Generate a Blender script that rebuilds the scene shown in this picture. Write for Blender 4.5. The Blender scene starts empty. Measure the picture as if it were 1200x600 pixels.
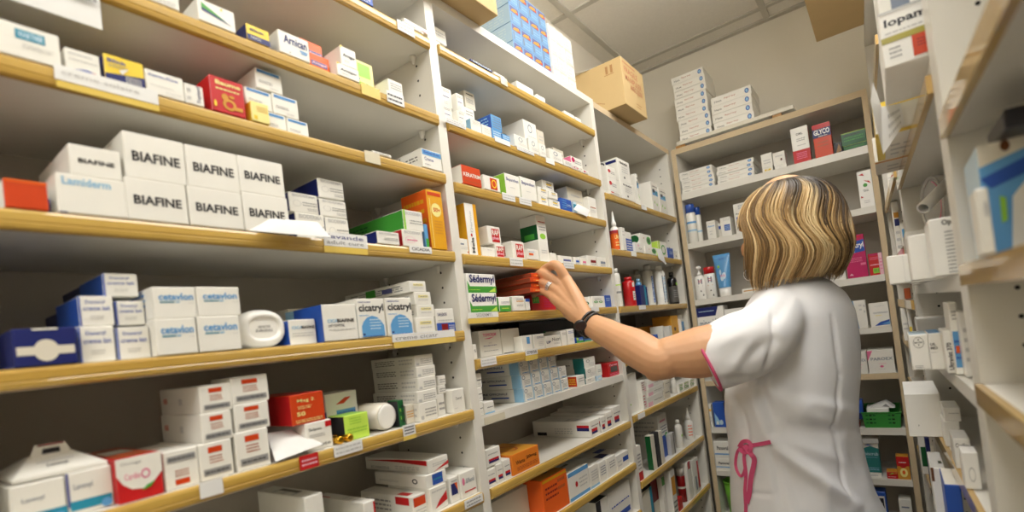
import bpy, bmesh, math, random
from mathutils import Vector, Matrix, noise
random.seed(7)
PI = math.pi
scene = bpy.context.scene
COL = scene.collection
S = 0.717                                   # metres per calibration unit
CH = 1.35                                   # camera height above the floor
# ---------------------------------------------------------------- camera model
F_, PPX, PPY = 602.08, 600.0, 385.86
YAW, PITCH, ROLL = math.radians(36.43), math.radians(1.086), math.radians(-6.86)
fw = Vector((-math.sin(YAW)*math.cos(PITCH), math.cos(YAW)*math.cos(PITCH), math.sin(PITCH)))
r0 = Vector((math.cos(YAW), math.sin(YAW), 0)); u0 = r0.cross(fw)
RT = r0*math.cos(ROLL) + u0*math.sin(ROLL)
UP = -r0*math.sin(ROLL) + u0*math.cos(ROLL)
CAM = Vector((0, 0, CH))
def ray(x, y): return RT*((x-PPX)/F_) - UP*((y-PPY)/F_) + fw
def P(x, y, d): return CAM + ray(x, y)*d
def proj(p):
    q = p-CAM; z = q.dot(fw)
    return PPX+F_*q.dot(RT)/z, PPY-F_*q.dot(UP)/z

# ---------------------------------------------------------------- colours, materials
def lin(c):
    c = c/255
    return c/12.92 if c <= .04045 else ((c+.055)/1.055)**2.4
PAL = {'w':(236,234,226),'W':(246,245,240),'c':(222,216,200),'g':(150,150,150),'h':(196,196,194),'k':(38,38,44),'K':(14,14,16),
 'n':(28,38,104),'b':(40,84,176),'B':(96,160,214),'l':(150,196,226),'L':(196,220,236),'t':(40,140,170),'T':(40,120,118),'e':(70,160,60),'E':(22,92,46),
 'G':(150,206,70),'y':(240,208,60),'Y':(228,166,26),'o':(232,98,26),'O':(206,66,18),'r':(196,30,34),'R':(132,16,20),'m':(190,28,96),'p':(230,120,160),
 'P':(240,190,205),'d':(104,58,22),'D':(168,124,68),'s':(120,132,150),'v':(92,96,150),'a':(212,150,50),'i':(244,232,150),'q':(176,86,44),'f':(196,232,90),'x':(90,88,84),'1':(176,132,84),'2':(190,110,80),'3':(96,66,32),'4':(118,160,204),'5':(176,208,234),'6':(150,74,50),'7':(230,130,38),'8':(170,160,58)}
_M = {}
def mat(key, rgb, rough=.5, coat=0., noise_amt=.04, metal=0., scale=40., bump=0., spec=.5, sss=0.):
    if key in _M: return _M[key]
    m = bpy.data.materials.new(key); m.use_nodes = True
    nt = m.node_tree; b = nt.nodes['Principled BSDF']
    c = tuple(lin(v) for v in rgb)
    b.inputs['Roughness'].default_value = rough; b.inputs['Metallic'].default_value = metal
    b.inputs['Coat Weight'].default_value = coat; b.inputs['Coat Roughness'].default_value = .12
    b.inputs['Specular IOR Level'].default_value = spec
    if sss: b.inputs['Subsurface Weight'].default_value = sss; b.inputs['Subsurface Radius'].default_value = (.012,.005,.003)
    tc = nt.nodes.new('ShaderNodeTexCoord'); nz = nt.nodes.new('ShaderNodeTexNoise'); nz.inputs['Scale'].default_value = scale
    nt.links.new(tc.outputs['Object'], nz.inputs['Vector'])
    mx = nt.nodes.new('ShaderNodeMix'); mx.data_type = 'RGBA'
    mx.inputs[6].default_value = tuple(v*(1-noise_amt) for v in c)+(1,); mx.inputs[7].default_value = tuple(min(1, v*(1+noise_amt)) for v in c)+(1,)
    nt.links.new(nz.outputs['Fac'], mx.inputs[0]); nt.links.new(mx.outputs[2], b.inputs['Base Color'])
    if bump:
        bp = nt.nodes.new('ShaderNodeBump'); bp.inputs['Strength'].default_value = bump; bp.inputs['Distance'].default_value = .004
        nt.links.new(nz.outputs['Fac'], bp.inputs['Height']); nt.links.new(bp.outputs['Normal'], b.inputs['Normal'])
    _M[key] = m
    return m
def pm(ch):                                  # printed card in a palette colour
    return mat('card_'+ch+('_cap' if ch.isupper() else ''), PAL[ch], .42, .12, .025, spec=.4)
def plastic(ch): return mat('plastic_'+ch+('_cap' if ch.isupper() else ''), PAL[ch], .25, .3, .02)
def grain(key, c1, c2, axis, rough=.4, coat=0., sc=9.):
    m = bpy.data.materials.new(key); m.use_nodes = True; nt = m.node_tree; b = nt.nodes['Principled BSDF']
    tc = nt.nodes.new('ShaderNodeTexCoord'); mp = nt.nodes.new('ShaderNodeMapping'); s = [sc*14]*3; s[axis] = sc*.35
    mp.inputs['Scale'].default_value = s; nz = nt.nodes.new('ShaderNodeTexNoise'); nz.inputs['Scale'].default_value = 1.; nz.inputs['Detail'].default_value = 5
    rp = nt.nodes.new('ShaderNodeValToRGB'); rp.color_ramp.elements[0].position = .3; rp.color_ramp.elements[1].position = .7
    rp.color_ramp.elements[0].color = tuple(lin(v) for v in c1)+(1,); rp.color_ramp.elements[1].color = tuple(lin(v) for v in c2)+(1,)
    nt.links.new(tc.outputs['Object'], mp.inputs['Vector']); nt.links.new(mp.outputs['Vector'], nz.inputs['Vector'])
    nt.links.new(nz.outputs['Fac'], rp.inputs['Fac']); nt.links.new(rp.outputs['Color'], b.inputs['Base Color'])
    b.inputs['Roughness'].default_value = rough; b.inputs['Coat Weight'].default_value = coat; b.inputs['Coat Roughness'].default_value = .05
    return m
def clear(key, tint, alpha=.35, rough=.15):
    m = bpy.data.materials.new(key); m.use_nodes = True; nt = m.node_tree; b = nt.nodes['Principled BSDF']
    b.inputs['Base Color'].default_value = tuple(lin(v) for v in tint)+(1,); b.inputs['Alpha'].default_value = alpha; b.inputs['Roughness'].default_value = rough
    return m
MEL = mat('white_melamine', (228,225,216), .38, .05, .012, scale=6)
MEL_SHADED = mat('white_melamine_back_shaded', (184,178,167), .5, 0, .015, scale=5)  # white melamine toned down, recess shade put into the back panels' colour
HOLE = mat('peg_hole_black', (10,10,10), .9)
STRIP = grain('gold_wood_edge_strip', (184,144,54), (208,172,82), 1, .55, 1., 5.)
STRIPX = grain('gold_wood_edge_strip_cross', (184,146,74), (206,172,102), 0, .55, 1., 5.)
CHIP = mat('raw_chipboard_edge', (206,186,152), .8, 0, .12, scale=300)
TAPE = mat('yellowed_tape', (226,196,96), .25, .6, .04)
PAPER = mat('white_paper', (232,232,230), .7, 0, .02)
CARDB = mat('brown_corrugated_card', (206,178,128), .75, 0, .04, scale=18)
CARD2 = mat('dark_corrugated_card', (158,118,66), .8, 0, .06, scale=18)
WALLM = mat('painted_wall', (232,226,212), .8, 0, .03, scale=3, bump=.05)
CEILM = mat('ceiling_tile', (236,232,224), .9, 0, .05, scale=90)
TBAR = mat('ceiling_bar', (196,192,182), .5, 0, .02)
FLOORM = mat('floor_vinyl', (112,104,94), .4, .1, .08, scale=12)

# ---------------------------------------------------------------- mesh helpers
def link(name, me, parent=None):
    o = bpy.data.objects.new(name, me); COL.objects.link(o)
    if parent: o.parent = parent
    return o
def mesh(name, verts, faces, mats, fm=None, smooth=False):
    me = bpy.data.meshes.new(name); me.from_pydata([tuple(v) for v in verts], [], faces)
    for m in mats: me.materials.append(m)
    if fm: me.polygons.foreach_set('material_index', fm)
    if smooth: me.polygons.foreach_set('use_smooth', [True]*len(me.polygons))
    me.update(); return me
class MB:
    def __init__(s): s.v = []; s.f = []; s.fm = []; s.mats = []; s.sm = []
    def mi(s, m):
        if m not in s.mats: s.mats.append(m)
        return s.mats.index(m)
    def add(s, vs, fs, m, smooth=False):
        n = len(s.v); i = s.mi(m); s.v += [Vector(v) for v in vs]
        for f in fs: s.f.append(tuple(n+k for k in f)); s.fm.append(i); s.sm.append(smooth)
    def box(s, x0, y0, z0, x1, y1, z1, m, face_m=None):
        vs = [(x0,y0,z0),(x1,y0,z0),(x1,y1,z0),(x0,y1,z0),(x0,y0,z1),(x1,y0,z1),(x1,y1,z1),(x0,y1,z1)]
        fs = [(0,3,2,1),(4,5,6,7),(0,1,5,4),(1,2,6,5),(2,3,7,6),(3,0,4,7)]   # bottom top y0 x1 y1 x0
        if not face_m: s.add(vs, fs, m)
        else:
            n = len(s.v); s.v += [Vector(v) for v in vs]
            for k, f in enumerate(fs): s.f.append(tuple(n+i for i in f)); s.fm.append(s.mi(face_m.get(k, m))); s.sm.append(False)
    def cbox(s, x0, y0, z0, x1, y1, z1, m, face_m=None, c=.0012):        # box with chamfered edges
        c = min(c, .2*min(abs(x1-x0), abs(y1-y0), abs(z1-z0)))
        bm = bmesh.new(); b = bmesh.ops.create_cube(bm, size=1)
        for v in bm.verts: v.co = Vector(((x0+x1)/2+v.co.x*(x1-x0), (y0+y1)/2+v.co.y*(y1-y0), (z0+z1)/2+v.co.z*(z1-z0)))
        bmesh.ops.bevel(bm, geom=bm.edges[:], offset=c, segments=1, affect='EDGES')
        bm.verts.ensure_lookup_table(); n = len(s.v); s.v += [v.co.copy() for v in bm.verts]
        face_m = face_m or {}
        for f in bm.faces:
            nn = f.normal; k = None
            for key, ax in ((0,(0,0,-1)),(1,(0,0,1)),(2,(0,-1,0)),(3,(1,0,0)),(4,(0,1,0)),(5,(-1,0,0))):
                if nn.dot(Vector(ax)) > .95: k = key
            s.f.append(tuple(n+v.index for v in f.verts)); s.fm.append(s.mi(face_m.get(k, m))); s.sm.append(False)
        bm.free()
    def lathe(s, prof, m, seg=24, axis=Vector((0,0,1)), org=Vector((0,0,0)), sx=1., sy=1., caps=True):
        ax = axis.normalized(); t = Vector((1,0,0)) if abs(ax.x) < .9 else Vector((0,1,0))
        a = (t-ax*t.dot(ax)).normalized(); b = ax.cross(a); n = len(s.v); mi = s.mi(m)
        for r, h in prof:
            for k in range(seg):
                th = 2*PI*k/seg; s.v.append(org+ax*h+a*(r*math.cos(th)*sx)+b*(r*math.sin(th)*sy))
        for i in range(len(prof)-1):
            for k in range(seg):
                k2 = (k+1) % seg
                s.f.append((n+i*seg+k, n+i*seg+k2, n+(i+1)*seg+k2, n+(i+1)*seg+k)); s.fm.append(mi); s.sm.append(True)
        if caps:
            s.f.append(tuple(n+k for k in reversed(range(seg)))); s.fm.append(mi); s.sm.append(False)
            q = n+(len(prof)-1)*seg; s.f.append(tuple(q+k for k in range(seg))); s.fm.append(mi); s.sm.append(False)
    def tube(s, pts, rad, m, seg=8, flat=1., nrm=None, caps=True):
        pts = [Vector(p) for p in pts]; n = len(s.v); mi = s.mi(m); L = len(pts)
        if not hasattr(rad, '__len__'): rad = [rad]*L
        prev = None
        for i, p in enumerate(pts):
            d = (pts[min(i+1, L-1)]-pts[max(i-1, 0)]).normalized()
            if nrm is not None: a = nrm[i] if isinstance(nrm, list) else Vector(nrm)
            else: a = prev if prev is not None else (Vector((0,0,1)) if abs(d.z) < .9 else Vector((1,0,0)))
            a = (a-d*a.dot(d)).normalized(); prev = a; b = d.cross(a)
            for k in range(seg):
                th = 2*PI*k/seg; s.v.append(p+a*(rad[i]*math.cos(th)*flat)+b*(rad[i]*math.sin(th)))
        for i in range(L-1):
            for k in range(seg):
                k2 = (k+1) % seg
                s.f.append((n+i*seg+k, n+i*seg+k2, n+(i+1)*seg+k2, n+(i+1)*seg+k)); s.fm.append(mi); s.sm.append(True)
        if caps:
            s.f.append(tuple(n+k for k in reversed(range(seg)))); s.fm.append(mi); s.sm.append(False)
            q = n+(L-1)*seg; s.f.append(tuple(q+k for k in range(seg))); s.fm.append(mi); s.sm.append(False)
    def me(s, name):
        me = bpy.data.meshes.new(name); me.from_pydata([tuple(v) for v in s.v], [], s.f)
        for m in s.mats: me.materials.append(m)
        me.polygons.foreach_set('material_index', s.fm); me.polygons.foreach_set('use_smooth', s.sm)
        me.update(); return me
    def obj(s, name, parent=None): return link(name, s.me(name), parent)
def empty(name, loc=(0,0,0), rz=0.):
    o = bpy.data.objects.new(name, None); COL.objects.link(o); o.location = loc; o.rotation_euler = (0, 0, rz); o.empty_display_size = .05
    return o
def tag(o, label, cat, group=None):
    o['label'] = label; o['category'] = cat
    if group: o['group'] = group
    return o
def structure(o): o['kind'] = 'structure'; return o

# ---------------------------------------------------------------- lettering
_TXT = {}
def text_geo(s, bold=False):
    k = (s, bold)
    if k in _TXT: return _TXT[k]
    cu = bpy.data.curves.new('lettering', 'FONT'); cu.body = s; cu.resolution_u = 2; cu.offset = .028 if bold else .006
    ob = bpy.data.objects.new('lettering', cu); COL.objects.link(ob)
    dg = bpy.context.evaluated_depsgraph_get(); ev = ob.evaluated_get(dg); me = ev.to_mesh()
    vs = [v.co.copy() for v in me.vertices]; fs = [tuple(p.vertices) for p in me.polygons]; ev.to_mesh_clear()
    bpy.data.objects.remove(ob); bpy.data.curves.remove(cu)
    if vs:
        x0 = min(v.x for v in vs); x1 = max(v.x for v in vs); y0 = min(v.y for v in vs); y1 = max(v.y for v in vs)
        vs = [((v.x-x0)/max(1e-6, x1-x0), (v.y-y0)/max(1e-6, y1-y0)) for v in vs]
    _TXT[k] = (vs, fs); return _TXT[k]
def art(mb, spec, fr, w, h, pmf=pm):
    """print on a face. fr(u, v, lift) -> point; u right, v up, both 0..1."""
    lift = .0004
    for op in spec:
        t = op.split(' ', 6); k = t[0]
        if k == 'p':                         # polygon: p colour u,v u,v ...
            tt = op.split(); pts = [tuple(float(q) for q in z.split(',')) for z in tt[2:]]
            mb.add([fr(a, b, lift) for a, b in pts], [tuple(range(len(pts)))], pmf(tt[1])); lift += .00015; continue
        u0, v0, u1, v1 = (float(q) for q in t[1:5]); c = pmf(t[5])
        if k == 'r': mb.add([fr(u0,v0,lift), fr(u1,v0,lift), fr(u1,v1,lift), fr(u0,v1,lift)], [(0,1,2,3)], c)
        elif k == 'e':
            mb.add([fr((u0+u1)/2+(u1-u0)/2*math.cos(a), (v0+v1)/2+(v1-v0)/2*math.sin(a), lift) for a in [2*PI*i/20 for i in range(20)]], [tuple(range(20))], c)
        elif k == 'o':                       # ring
            n = 28; ro = [(math.cos(2*PI*i/n), math.sin(2*PI*i/n)) for i in range(n)]; th = float(t[6])
            vs = [fr((u0+u1)/2+(u1-u0)/2*a, (v0+v1)/2+(v1-v0)/2*b, lift) for a, b in ro]+[fr((u0+u1)/2+(u1-u0)/2*a*th, (v0+v1)/2+(v1-v0)/2*b*th, lift) for a, b in ro]
            mb.add(vs, [(i, (i+1) % n, n+(i+1) % n, n+i) for i in range(n)], c)
        elif k == 'l':                       # n rows of small print
            n = int(t[6]); rnd = random.Random(int(u0*999+v0*77))
            for i in range(n):
                va = v0+(v1-v0)*(i+.25)/n; vb = v0+(v1-v0)*(i+.65)/n; u = u0
                while u < u1-.02:
                    du = rnd.uniform(.04, .16)*(u1-u0)+.01; ue = min(u1, u+du)
                    mb.add([fr(u,va,lift), fr(ue,va,lift), fr(ue,vb,lift), fr(u,vb,lift)], [(0,1,2,3)], c); u = ue+.02*(u1-u0)+.008
        elif k in 'tT':
            vs, fs = text_geo(t[6], k == 'T')
            mb.add([fr(u0+(u1-u0)*a, v0+(v1-v0)*b, lift) for a, b in vs], fs, c)
        elif k in 'vV':                      # lettering turned a quarter, reading upwards
            vs, fs = text_geo(t[6], k == 'V')
            mb.add([fr(u1-(u1-u0)*b, v0+(v1-v0)*a, lift) for a, b in vs], fs, c)
        lift += .00015

# ---------------------------------------------------------------- frames on which goods stand
class Frame:
    def __init__(s, O, A, N): s.O = Vector(O); s.A = Vector(A).normalized(); s.N = Vector(N).normalized()
    def a_at(s, px, z, n):                  # where the shelf line at height z, set back n, passes the sight line of column px
        b = s.O+s.N*n; b.z = z; k = (px-PPX)/F_
        f = lambda p: p.dot(RT)-k*p.dot(fw)
        return -f(b-CAM)/f(s.A)
    def pt(s, a, n, z):
        p = s.O+s.A*a+s.N*n; p.z = z; return p
    def z_at(s, py, a, n):
        b = s.pt(a, n, 0); k = -(py-PPY)/F_; f = lambda p: p.dot(UP)-k*p.dot(fw)
        return -f(b-CAM)/f(Vector((0,0,1)))
    def hit(s, px, py, n=0.):
        O = s.O+s.N*n; d = ray(px, py); t = (O-CAM).dot(s.N)/d.dot(s.N); p = CAM+d*t
        return (p-O).dot(s.A), p.z
FL = Frame((-S, 0, 0), (0, 1, 0), (-1, 0, 0))
YB = 3.2*S
FB = Frame((0, YB, 0), (1, 0, 0), (0, 1, 0))
RA = math.radians(-1.9); RX = .137*S
FR = Frame((RX*math.cos(RA), -RX*math.sin(RA), 0), (-math.sin(RA), -math.cos(RA), 0), (math.cos(RA), -math.sin(RA), 0))
def FY(y): return Frame((0, y, 0), (1, 0, 0), (0, 1, 0))

ORD = ['first','second','third','fourth','fifth','sixth','seventh','eighth','ninth','tenth','eleventh','twelfth','thirteenth','fourteenth','fifteenth','sixteenth','seventeenth','eighteenth']
GOODS = []                                  # every item placed, for labelling at the end
class Cur: pass
cur = Cur(); cur.fr = FL; cur.z = 1.; cur.where = ''; cur.items = []; cur.dmax = .235; cur.side = 2
def shelf(fr, z, where, dmax=.232, amin=-9., amax=9., zmax=9.):
    cur.amin = amin+.0012; cur.amax = amax-.0012; cur.zmax = zmax-.0012; cur.fr = fr; cur.z = z; cur.where = where; cur.items = []; cur.dmax = dmax
def note(o, look, cat, **k):
    it = dict(o=o, look=look, cat=cat, where=k.pop('where', cur.where), **k); GOODS.append(it); return it
def c(xl, xr, yt, look, spec='', on=None, sb=.006, d=.11, name='carton', cat='box', yaw=0., z=None, h=None, yb=None, tilt=0., A=None):
    """a carton whose front face spans columns xl..xr at its foot and reaches row yt at its corner on the xl side"""
    fr = cur.fr; zb = z if z is not None else (on['zt'] if on else cur.z)
    if on and on.get('sb') is not None and sb == .006: sb = on['sb']+.001
    elif sb == .006 and fr is FL and CH < cur.z < CH+.7: sb = -.0055      # goods on the high shelves stand out to the lip
    if yb is not None: zb = fr.hit(xl, yb, sb)[1]
    a0, a1 = A or (fr.a_at(xl, zb, sb), fr.a_at(xr, zb, sb))
    if h is None: h = fr.z_at(yt, a0, sb)-zb
    h = min(max(h, .006), max(.004, cur.zmax-zb)); d = min(d, cur.dmax-sb)
    a0 = min(max(a0, cur.amin), cur.amax-.012); a1 = max(min(a1, cur.amax), a0+.008)
    # keep clear of what already stands at this height on this shelf
    for it in cur.items:
        if it['z0'] < zb+h-.0015 and it['zt'] > zb+.0015 and it['sb'] < sb+d-.001 and it['sb']+it['d'] > sb+.001:
            ov = min(a1, it['a1'])-max(a0, it['a0'])
            if ov > 0:
                if ov < .5*(a1-a0):
                    if a0 > it['a0']: a0 = it['a1']+.0004
                    else: a1 = it['a0']-.0004
                elif sb >= it['sb']:
                    print('CLASH', look, 'behind', it['look'], round(ov, 3), 'w', round(a1-a0, 3)); 
                    sb = min(it['sb']+it['d']+.001, cur.dmax-.02); d = min(d, cur.dmax-sb)
                else:
                    d = max(.01, it['sb']-sb-.001)
    w = max(a1-a0, .006)
    it = dict(a0=a0, a1=a1, z0=zb, zt=zb+h, sb=sb, d=d, look=look); cur.items.append(it)
    mb = MB(); fm = {}; ops = []; sops = []; tops = []
    base = pm('w')
    for op in [q.strip() for q in spec.split(';') if q.strip()]:
        if op[0] == 'F': base = pm(op[2]); fm.setdefault(2, base)
        elif op[0] == 'S': fm[5] = pm(op[2]); fm[3] = pm(op[2])
        elif op[0] == 'U': fm[1] = pm(op[2]); fm[0] = pm(op[2])
        elif op[0] == 'f': fm[2] = pm(op[2])
        elif op[0] == 's': sops.append(op[1:])
        elif op[0] == 'u': tops.append(op[1:])
        else: ops.append(op)
    ops = [o for o in ops]
    mb.cbox(0, 0, 0, w, d, h, base, fm)
    art(mb, ops, lambda u, v, l: Vector((u*w, -l, v*h)), w, h)
    if sops: art(mb, sops, lambda u, v, l: Vector((-l, (1-u)*d, v*h)), d, h)
    if tops: art(mb, tops, lambda u, v, l: Vector((u*w, v*d, h+l)), w, d)
    # flap seam on the end that faces the camera
    if name == 'carton': name = 'flat_carton' if h < .4*w and h < .045 else 'tall_carton' if h > 1.35*w else 'carton'
    o = mb.obj(name)
    p = fr.pt(a0, sb, zb); ang = math.atan2(fr.A.y, fr.A.x)
    o.location = p; o.rotation_euler = (0, 0, ang+yaw)
    if tilt: o.rotation_euler = (tilt, 0, ang+yaw)
    it.update(note(o, look, cat, px=xl, z=zb, sbk=sb)); it['z0'] = zb; it['zt'] = zb+h
    return it
def stack(n, xl, xr, yts, look, spec, **k):      # n cartons on top of one another, tops at the given rows
    o = None; r = []
    first_on = k.pop('on', None)
    for y in yts:
        o = c(xl if not hasattr(xl, '__len__') else xl[len(r)], xr if not hasattr(xr, '__len__') else xr[len(r)], y, look, spec, on=o or first_on, **k); r.append(o)
    return r
PROF = {  # (radius fraction, height fraction) of body; then of cap
 'bottle': ([(.92,0),(1,.02),(1,.72),(.86,.8),(.42,.85),(.42,.87)], [(.5,.87),(.5,1),(.46,1)]),
 'round': ([(.92,0),(1,.02),(1,.8),(.9,.86),(.5,.88)], [(.62,.88),(.62,1),(.58,1)]),
 'spray': ([(.95,0),(1,.01),(1,.76),(.9,.78)], [(.96,.78),(.96,.98),(.85,1)]),
 'nozzle': ([(.95,0),(1,.02),(1,.5),(.8,.58),(.5,.62)], [(.55,.62),(.5,.72),(.34,.76),(.2,.97),(.12,1)]),
 'pump': ([(.95,0),(1,.02),(1,.62),(.75,.7),(.4,.72)], [(.42,.72),(.42,.78),(.16,.79),(.16,.9),(.5,.91),(.5,.98),(.2,1)]),
 'jar': ([(.95,0),(1,.03),(1,.62),(.95,.66)], [(1.02,.66),(1.02,.97),(.97,1)]),
 'capdown': ([(.7,.2),(1,.26),(1,.9),(.8,1)], [(.74,0),(.78,.02),(.78,.2)]),
}
def bottle(xl, xr, yt, look, kind='bottle', body='W', cap='W', bands='', on=None, sb=.008, name='bottle', cat='bottle', letters=None, z=None):
    fr = cur.fr; zb = z if z is not None else (on['zt'] if on else cur.z)
    r = .02
    for _ in range(3):                       # radius from the apparent width at the bottle's own distance
        a0 = fr.a_at((xl+xr)/2, zb, sb+r); q = fr.pt(a0, sb+r, zb)-CAM; r = (xr-xl)/2*q.dot(fw)/F_*.96
    a1 = a0
    ac = min(max((a0+a1)/2, cur.amin+r*1.03), cur.amax-r*1.03); h = min(fr.z_at(yt, ac, sb+r)-zb, cur.zmax-zb)
    sb = min(sb, cur.dmax-2.1*r)
    ac = min(max(ac, cur.amin+r*1.04), cur.amax-r*1.04)
    e = empty(name, fr.pt(ac, sb+r, zb), math.atan2(fr.A.y, fr.A.x))
    pb, pc = PROF[kind]; po = -.6 if fr is FL else .25
    mb = MB(); mb.lathe([(q*r, t*h) for q, t in pb], plastic(body))
    for b in [q.split() for q in bands.split(';') if q.strip()]:        # printed bands: v0 v1 colour [half angle]
        v0, v1 = float(b[0]), float(b[1]); ha = float(b[3]) if len(b) > 3 else PI
        n = 20; vs = []; R_ = r*1.012
        for i in range(n+1):
            th = -PI/2+po-ha+2*ha*i/n
            for v in (v0, v1): vs.append((R_*math.cos(th), R_*math.sin(th), v*h))
        mb.add(vs, [(2*i, 2*i+2, 2*i+3, 2*i+1) for i in range(n)], pm(b[2]), True)
    if letters:
        for op in [q.strip() for q in letters.split(';') if q.strip()]:
            art(mb, [op], lambda u, v, l: Vector(((r*1.03+l)*math.sin((u-.5)*2.2+po), -(r*1.03+l)*math.cos((u-.5)*2.2+po), v*h)), 2*r, h)
    mb.obj('bottle_body', e)
    mc = MB(); mc.lathe([(q*r, t*h) for q, t in pc], plastic(cap)); mc.obj('cap', e)
    it = dict(a0=ac-r, a1=ac+r, z0=zb, zt=zb+h, sb=sb, d=2*r, look=look); cur.items.append(it)
    it.update(note(e, look, cat, px=xl, z=zb)); it['z0'] = zb; it['zt'] = zb+h
    return it
# ================================================================ the room
CE = CH+1.268; WB = 2.575; WL = -.985
def slab(name, x0, y0, z0, x1, y1, z1, m):
    mb = MB(); mb.box(x0, y0, z0, x1, y1, z1, m); return structure(mb.obj(name))
XR0, YF = .62, -2.6
slab('floor', WL-.1, YF-.1, -.05, XR0+.1, WB+.1, 0, FLOORM)
slab('wall_back', WL-.1, WB, 0, XR0+.1, WB+.1, CE, WALLM)
slab('wall_left', WL-.1, YF, 0, WL, WB, CE, WALLM)
slab('wall_right', XR0, YF, 0, XR0+.1, WB, CE, WALLM)
slab('wall_front', WL-.1, YF-.1, 0, XR0+.1, YF, CE, WALLM)
slab('ceiling', WL-.1, YF-.1, CE, XR0+.1, WB+.1, CE+.06, CEILM)
# suspended ceiling grid
for x in (-.905, -.30, .30):
    slab('trim_1', x-.012, YF, CE-.006, x+.012, WB, CE, TBAR)
for y in (1.86, 1.26, .66, .06, -.54, -1.14):
    slab('trim_2', WL, y-.012, CE-.0055, XR0, y+.012, CE, TBAR)
slab('trim_3', WL, WB-.028, CE-.008, XR0, WB, CE, TBAR)
slab('trim_4', WL, 2.44, CE-.0055, XR0, 2.464, CE, TBAR)
slab('baseboard_back', WL, WB-.012, 0, XR0, WB, .08, MEL)

# ================================================================ shelving
TH = .030*S                                  # board thickness
PT = .037*S
UN = {}
def panel_holes(mb, x, y, z0, z1, sgn):      # two rows of 32 mm peg holes in a side panel, on its face towards -y
    for xs in (x-.041, x-.208):
        z = z0+.05
        while z < z1-.05:
            n = 8; vs = [(xs+.0026*math.cos(2*PI*i/n), y-.0004, z+.0026*math.sin(2*PI*i/n)) for i in range(n)]
            mb.add(vs, [tuple(range(n))], HOLE); z += .032
def left_bay(key, y0, y1, levels, top, label, wood=STRIP):
    e = empty('shelving_unit', (-S-.12, (y0+y1)/2, 0)); off = Vector((S+.12, -(y0+y1)/2, 0))
    tag(e, label, 'shelving'); UN[key] = (e, off, {})
    def ob(mb, name, par=None):
        mb.v = [v+off for v in mb.v] if par is None else [v+off for v in mb.v]
        return mb.obj(name, par or e)
    D = .25
    mb = MB(); mb.box(-S-D, y0+.0006, .0, -S-D+.008, y1-.0006, top-.0006, MEL_SHADED); ob(mb, 'back_panel')
    mb = MB(); mb.box(-S-D, y1, .0, -S, y1+PT-.0008, top, MEL); panel_holes(mb, -S, y1, .05, top, -1); ob(mb, 'side_panel')
    mb = MB(); mb.box(-S-D, y0-PT if key != 'n' else y0-PT, .0, -S, y0, top, MEL)
    if key == 'n': ob(mb, 'side_panel')
    mb = MB(); mb.box(-S-D, y0, top-TH, -S, y1, top, MEL) if False else mb.box(-S-D, y0+.0006, top+.0004, -S, y1+PT, top+TH, MEL, {3: CHIP if key == 'c' else MEL}); ob(mb, 'top_board')
    mb = MB(); mb.box(-S-D+.02, y0, 0, -S-.02, y1, .07, MEL); ob(mb, 'plinth')
    for nm, (z, edge) in levels.items():
        zb = CH+z*S
        mb = MB(); mb.box(-S-D+.009, y0+.001, zb, -S-.0015, y1-.001, zb+TH, MEL); s = ob(mb, 'shelf')
        UN[key][2][nm] = (s, zb, zb+TH)
        if edge:
            mb = MB(); x = -S-.0015
            prof = [(x, zb-.001), (x+.004, zb-.001), (x+.0068, zb+.0015), (x+.0078, zb+TH*.3), (x+.0070, zb+TH*.36), (x+.0078, zb+TH*.42), (x+.0078, zb+TH*.8), (x+.0066, zb+TH-.0012), (x+.0045, zb+TH-.0002), (x, zb+TH-.0002)]
            n = len(prof); vs = [(a, y0+.0015, b) for a, b in prof]+[(a, y1-.001, b) for a, b in prof]
            mb.add(vs, [(i, (i+1) % n, n+(i+1) % n, n+i) for i in range(n)]+[tuple(reversed(range(n))), tuple(range(n, 2*n))], wood)
            ob(mb, 'edge_strip', s)
        for xs in (-S-.041, -S-.208):
            mb = MB(); mb.lathe([(.0075, 0), (.007, -.004), (.003, -.016)][::-1], MEL, 10, Vector((0,0,1)), Vector((xs, y1-.0085, zb-.0005))); ob(mb, 'support_peg', s)
    return e
B1 = (1.113*S-.7207, 1.113*S); P1, P2, P3 = 1.113*S, 2.156*S, 3.163*S
left_bay('n', P1-.7207, P1, dict(A=(.871,1), B=(.645,1), C=(.472,1), D=(.243,1), E=(.012,1), F=(-.217,1), G=(-.457,1), H=(-.70,1), I=(-1.0,1)), CH+1.028*S,
         'tall white shelf bay with gold shelf edges, nearest the camera along the long wall')
left_bay('m', P1+PT, P2, dict(A=(.872,1), B=(.641,1), C=(.455,1), D=(.239,1), E=(.060,1), F=(-.077,1), G=(-.246,0), H=(-.46,1), I=(-.648,1), J=(-.86,1), K=(-1.1,1)), CH+1.026*S,
         'white shelf bay with gold edges, where the woman reaches for a box')
left_bay('c', P2+PT, P3, dict(B=(.590,1), C=(.329,1), D=(.060,1), E=(-.185,1), F=(-.446,1), G=(-.749,1), H=(-1.04,1)), CH+1.018*S,
         'white shelf bay of bottles and tubes, last before the room corner')
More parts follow.
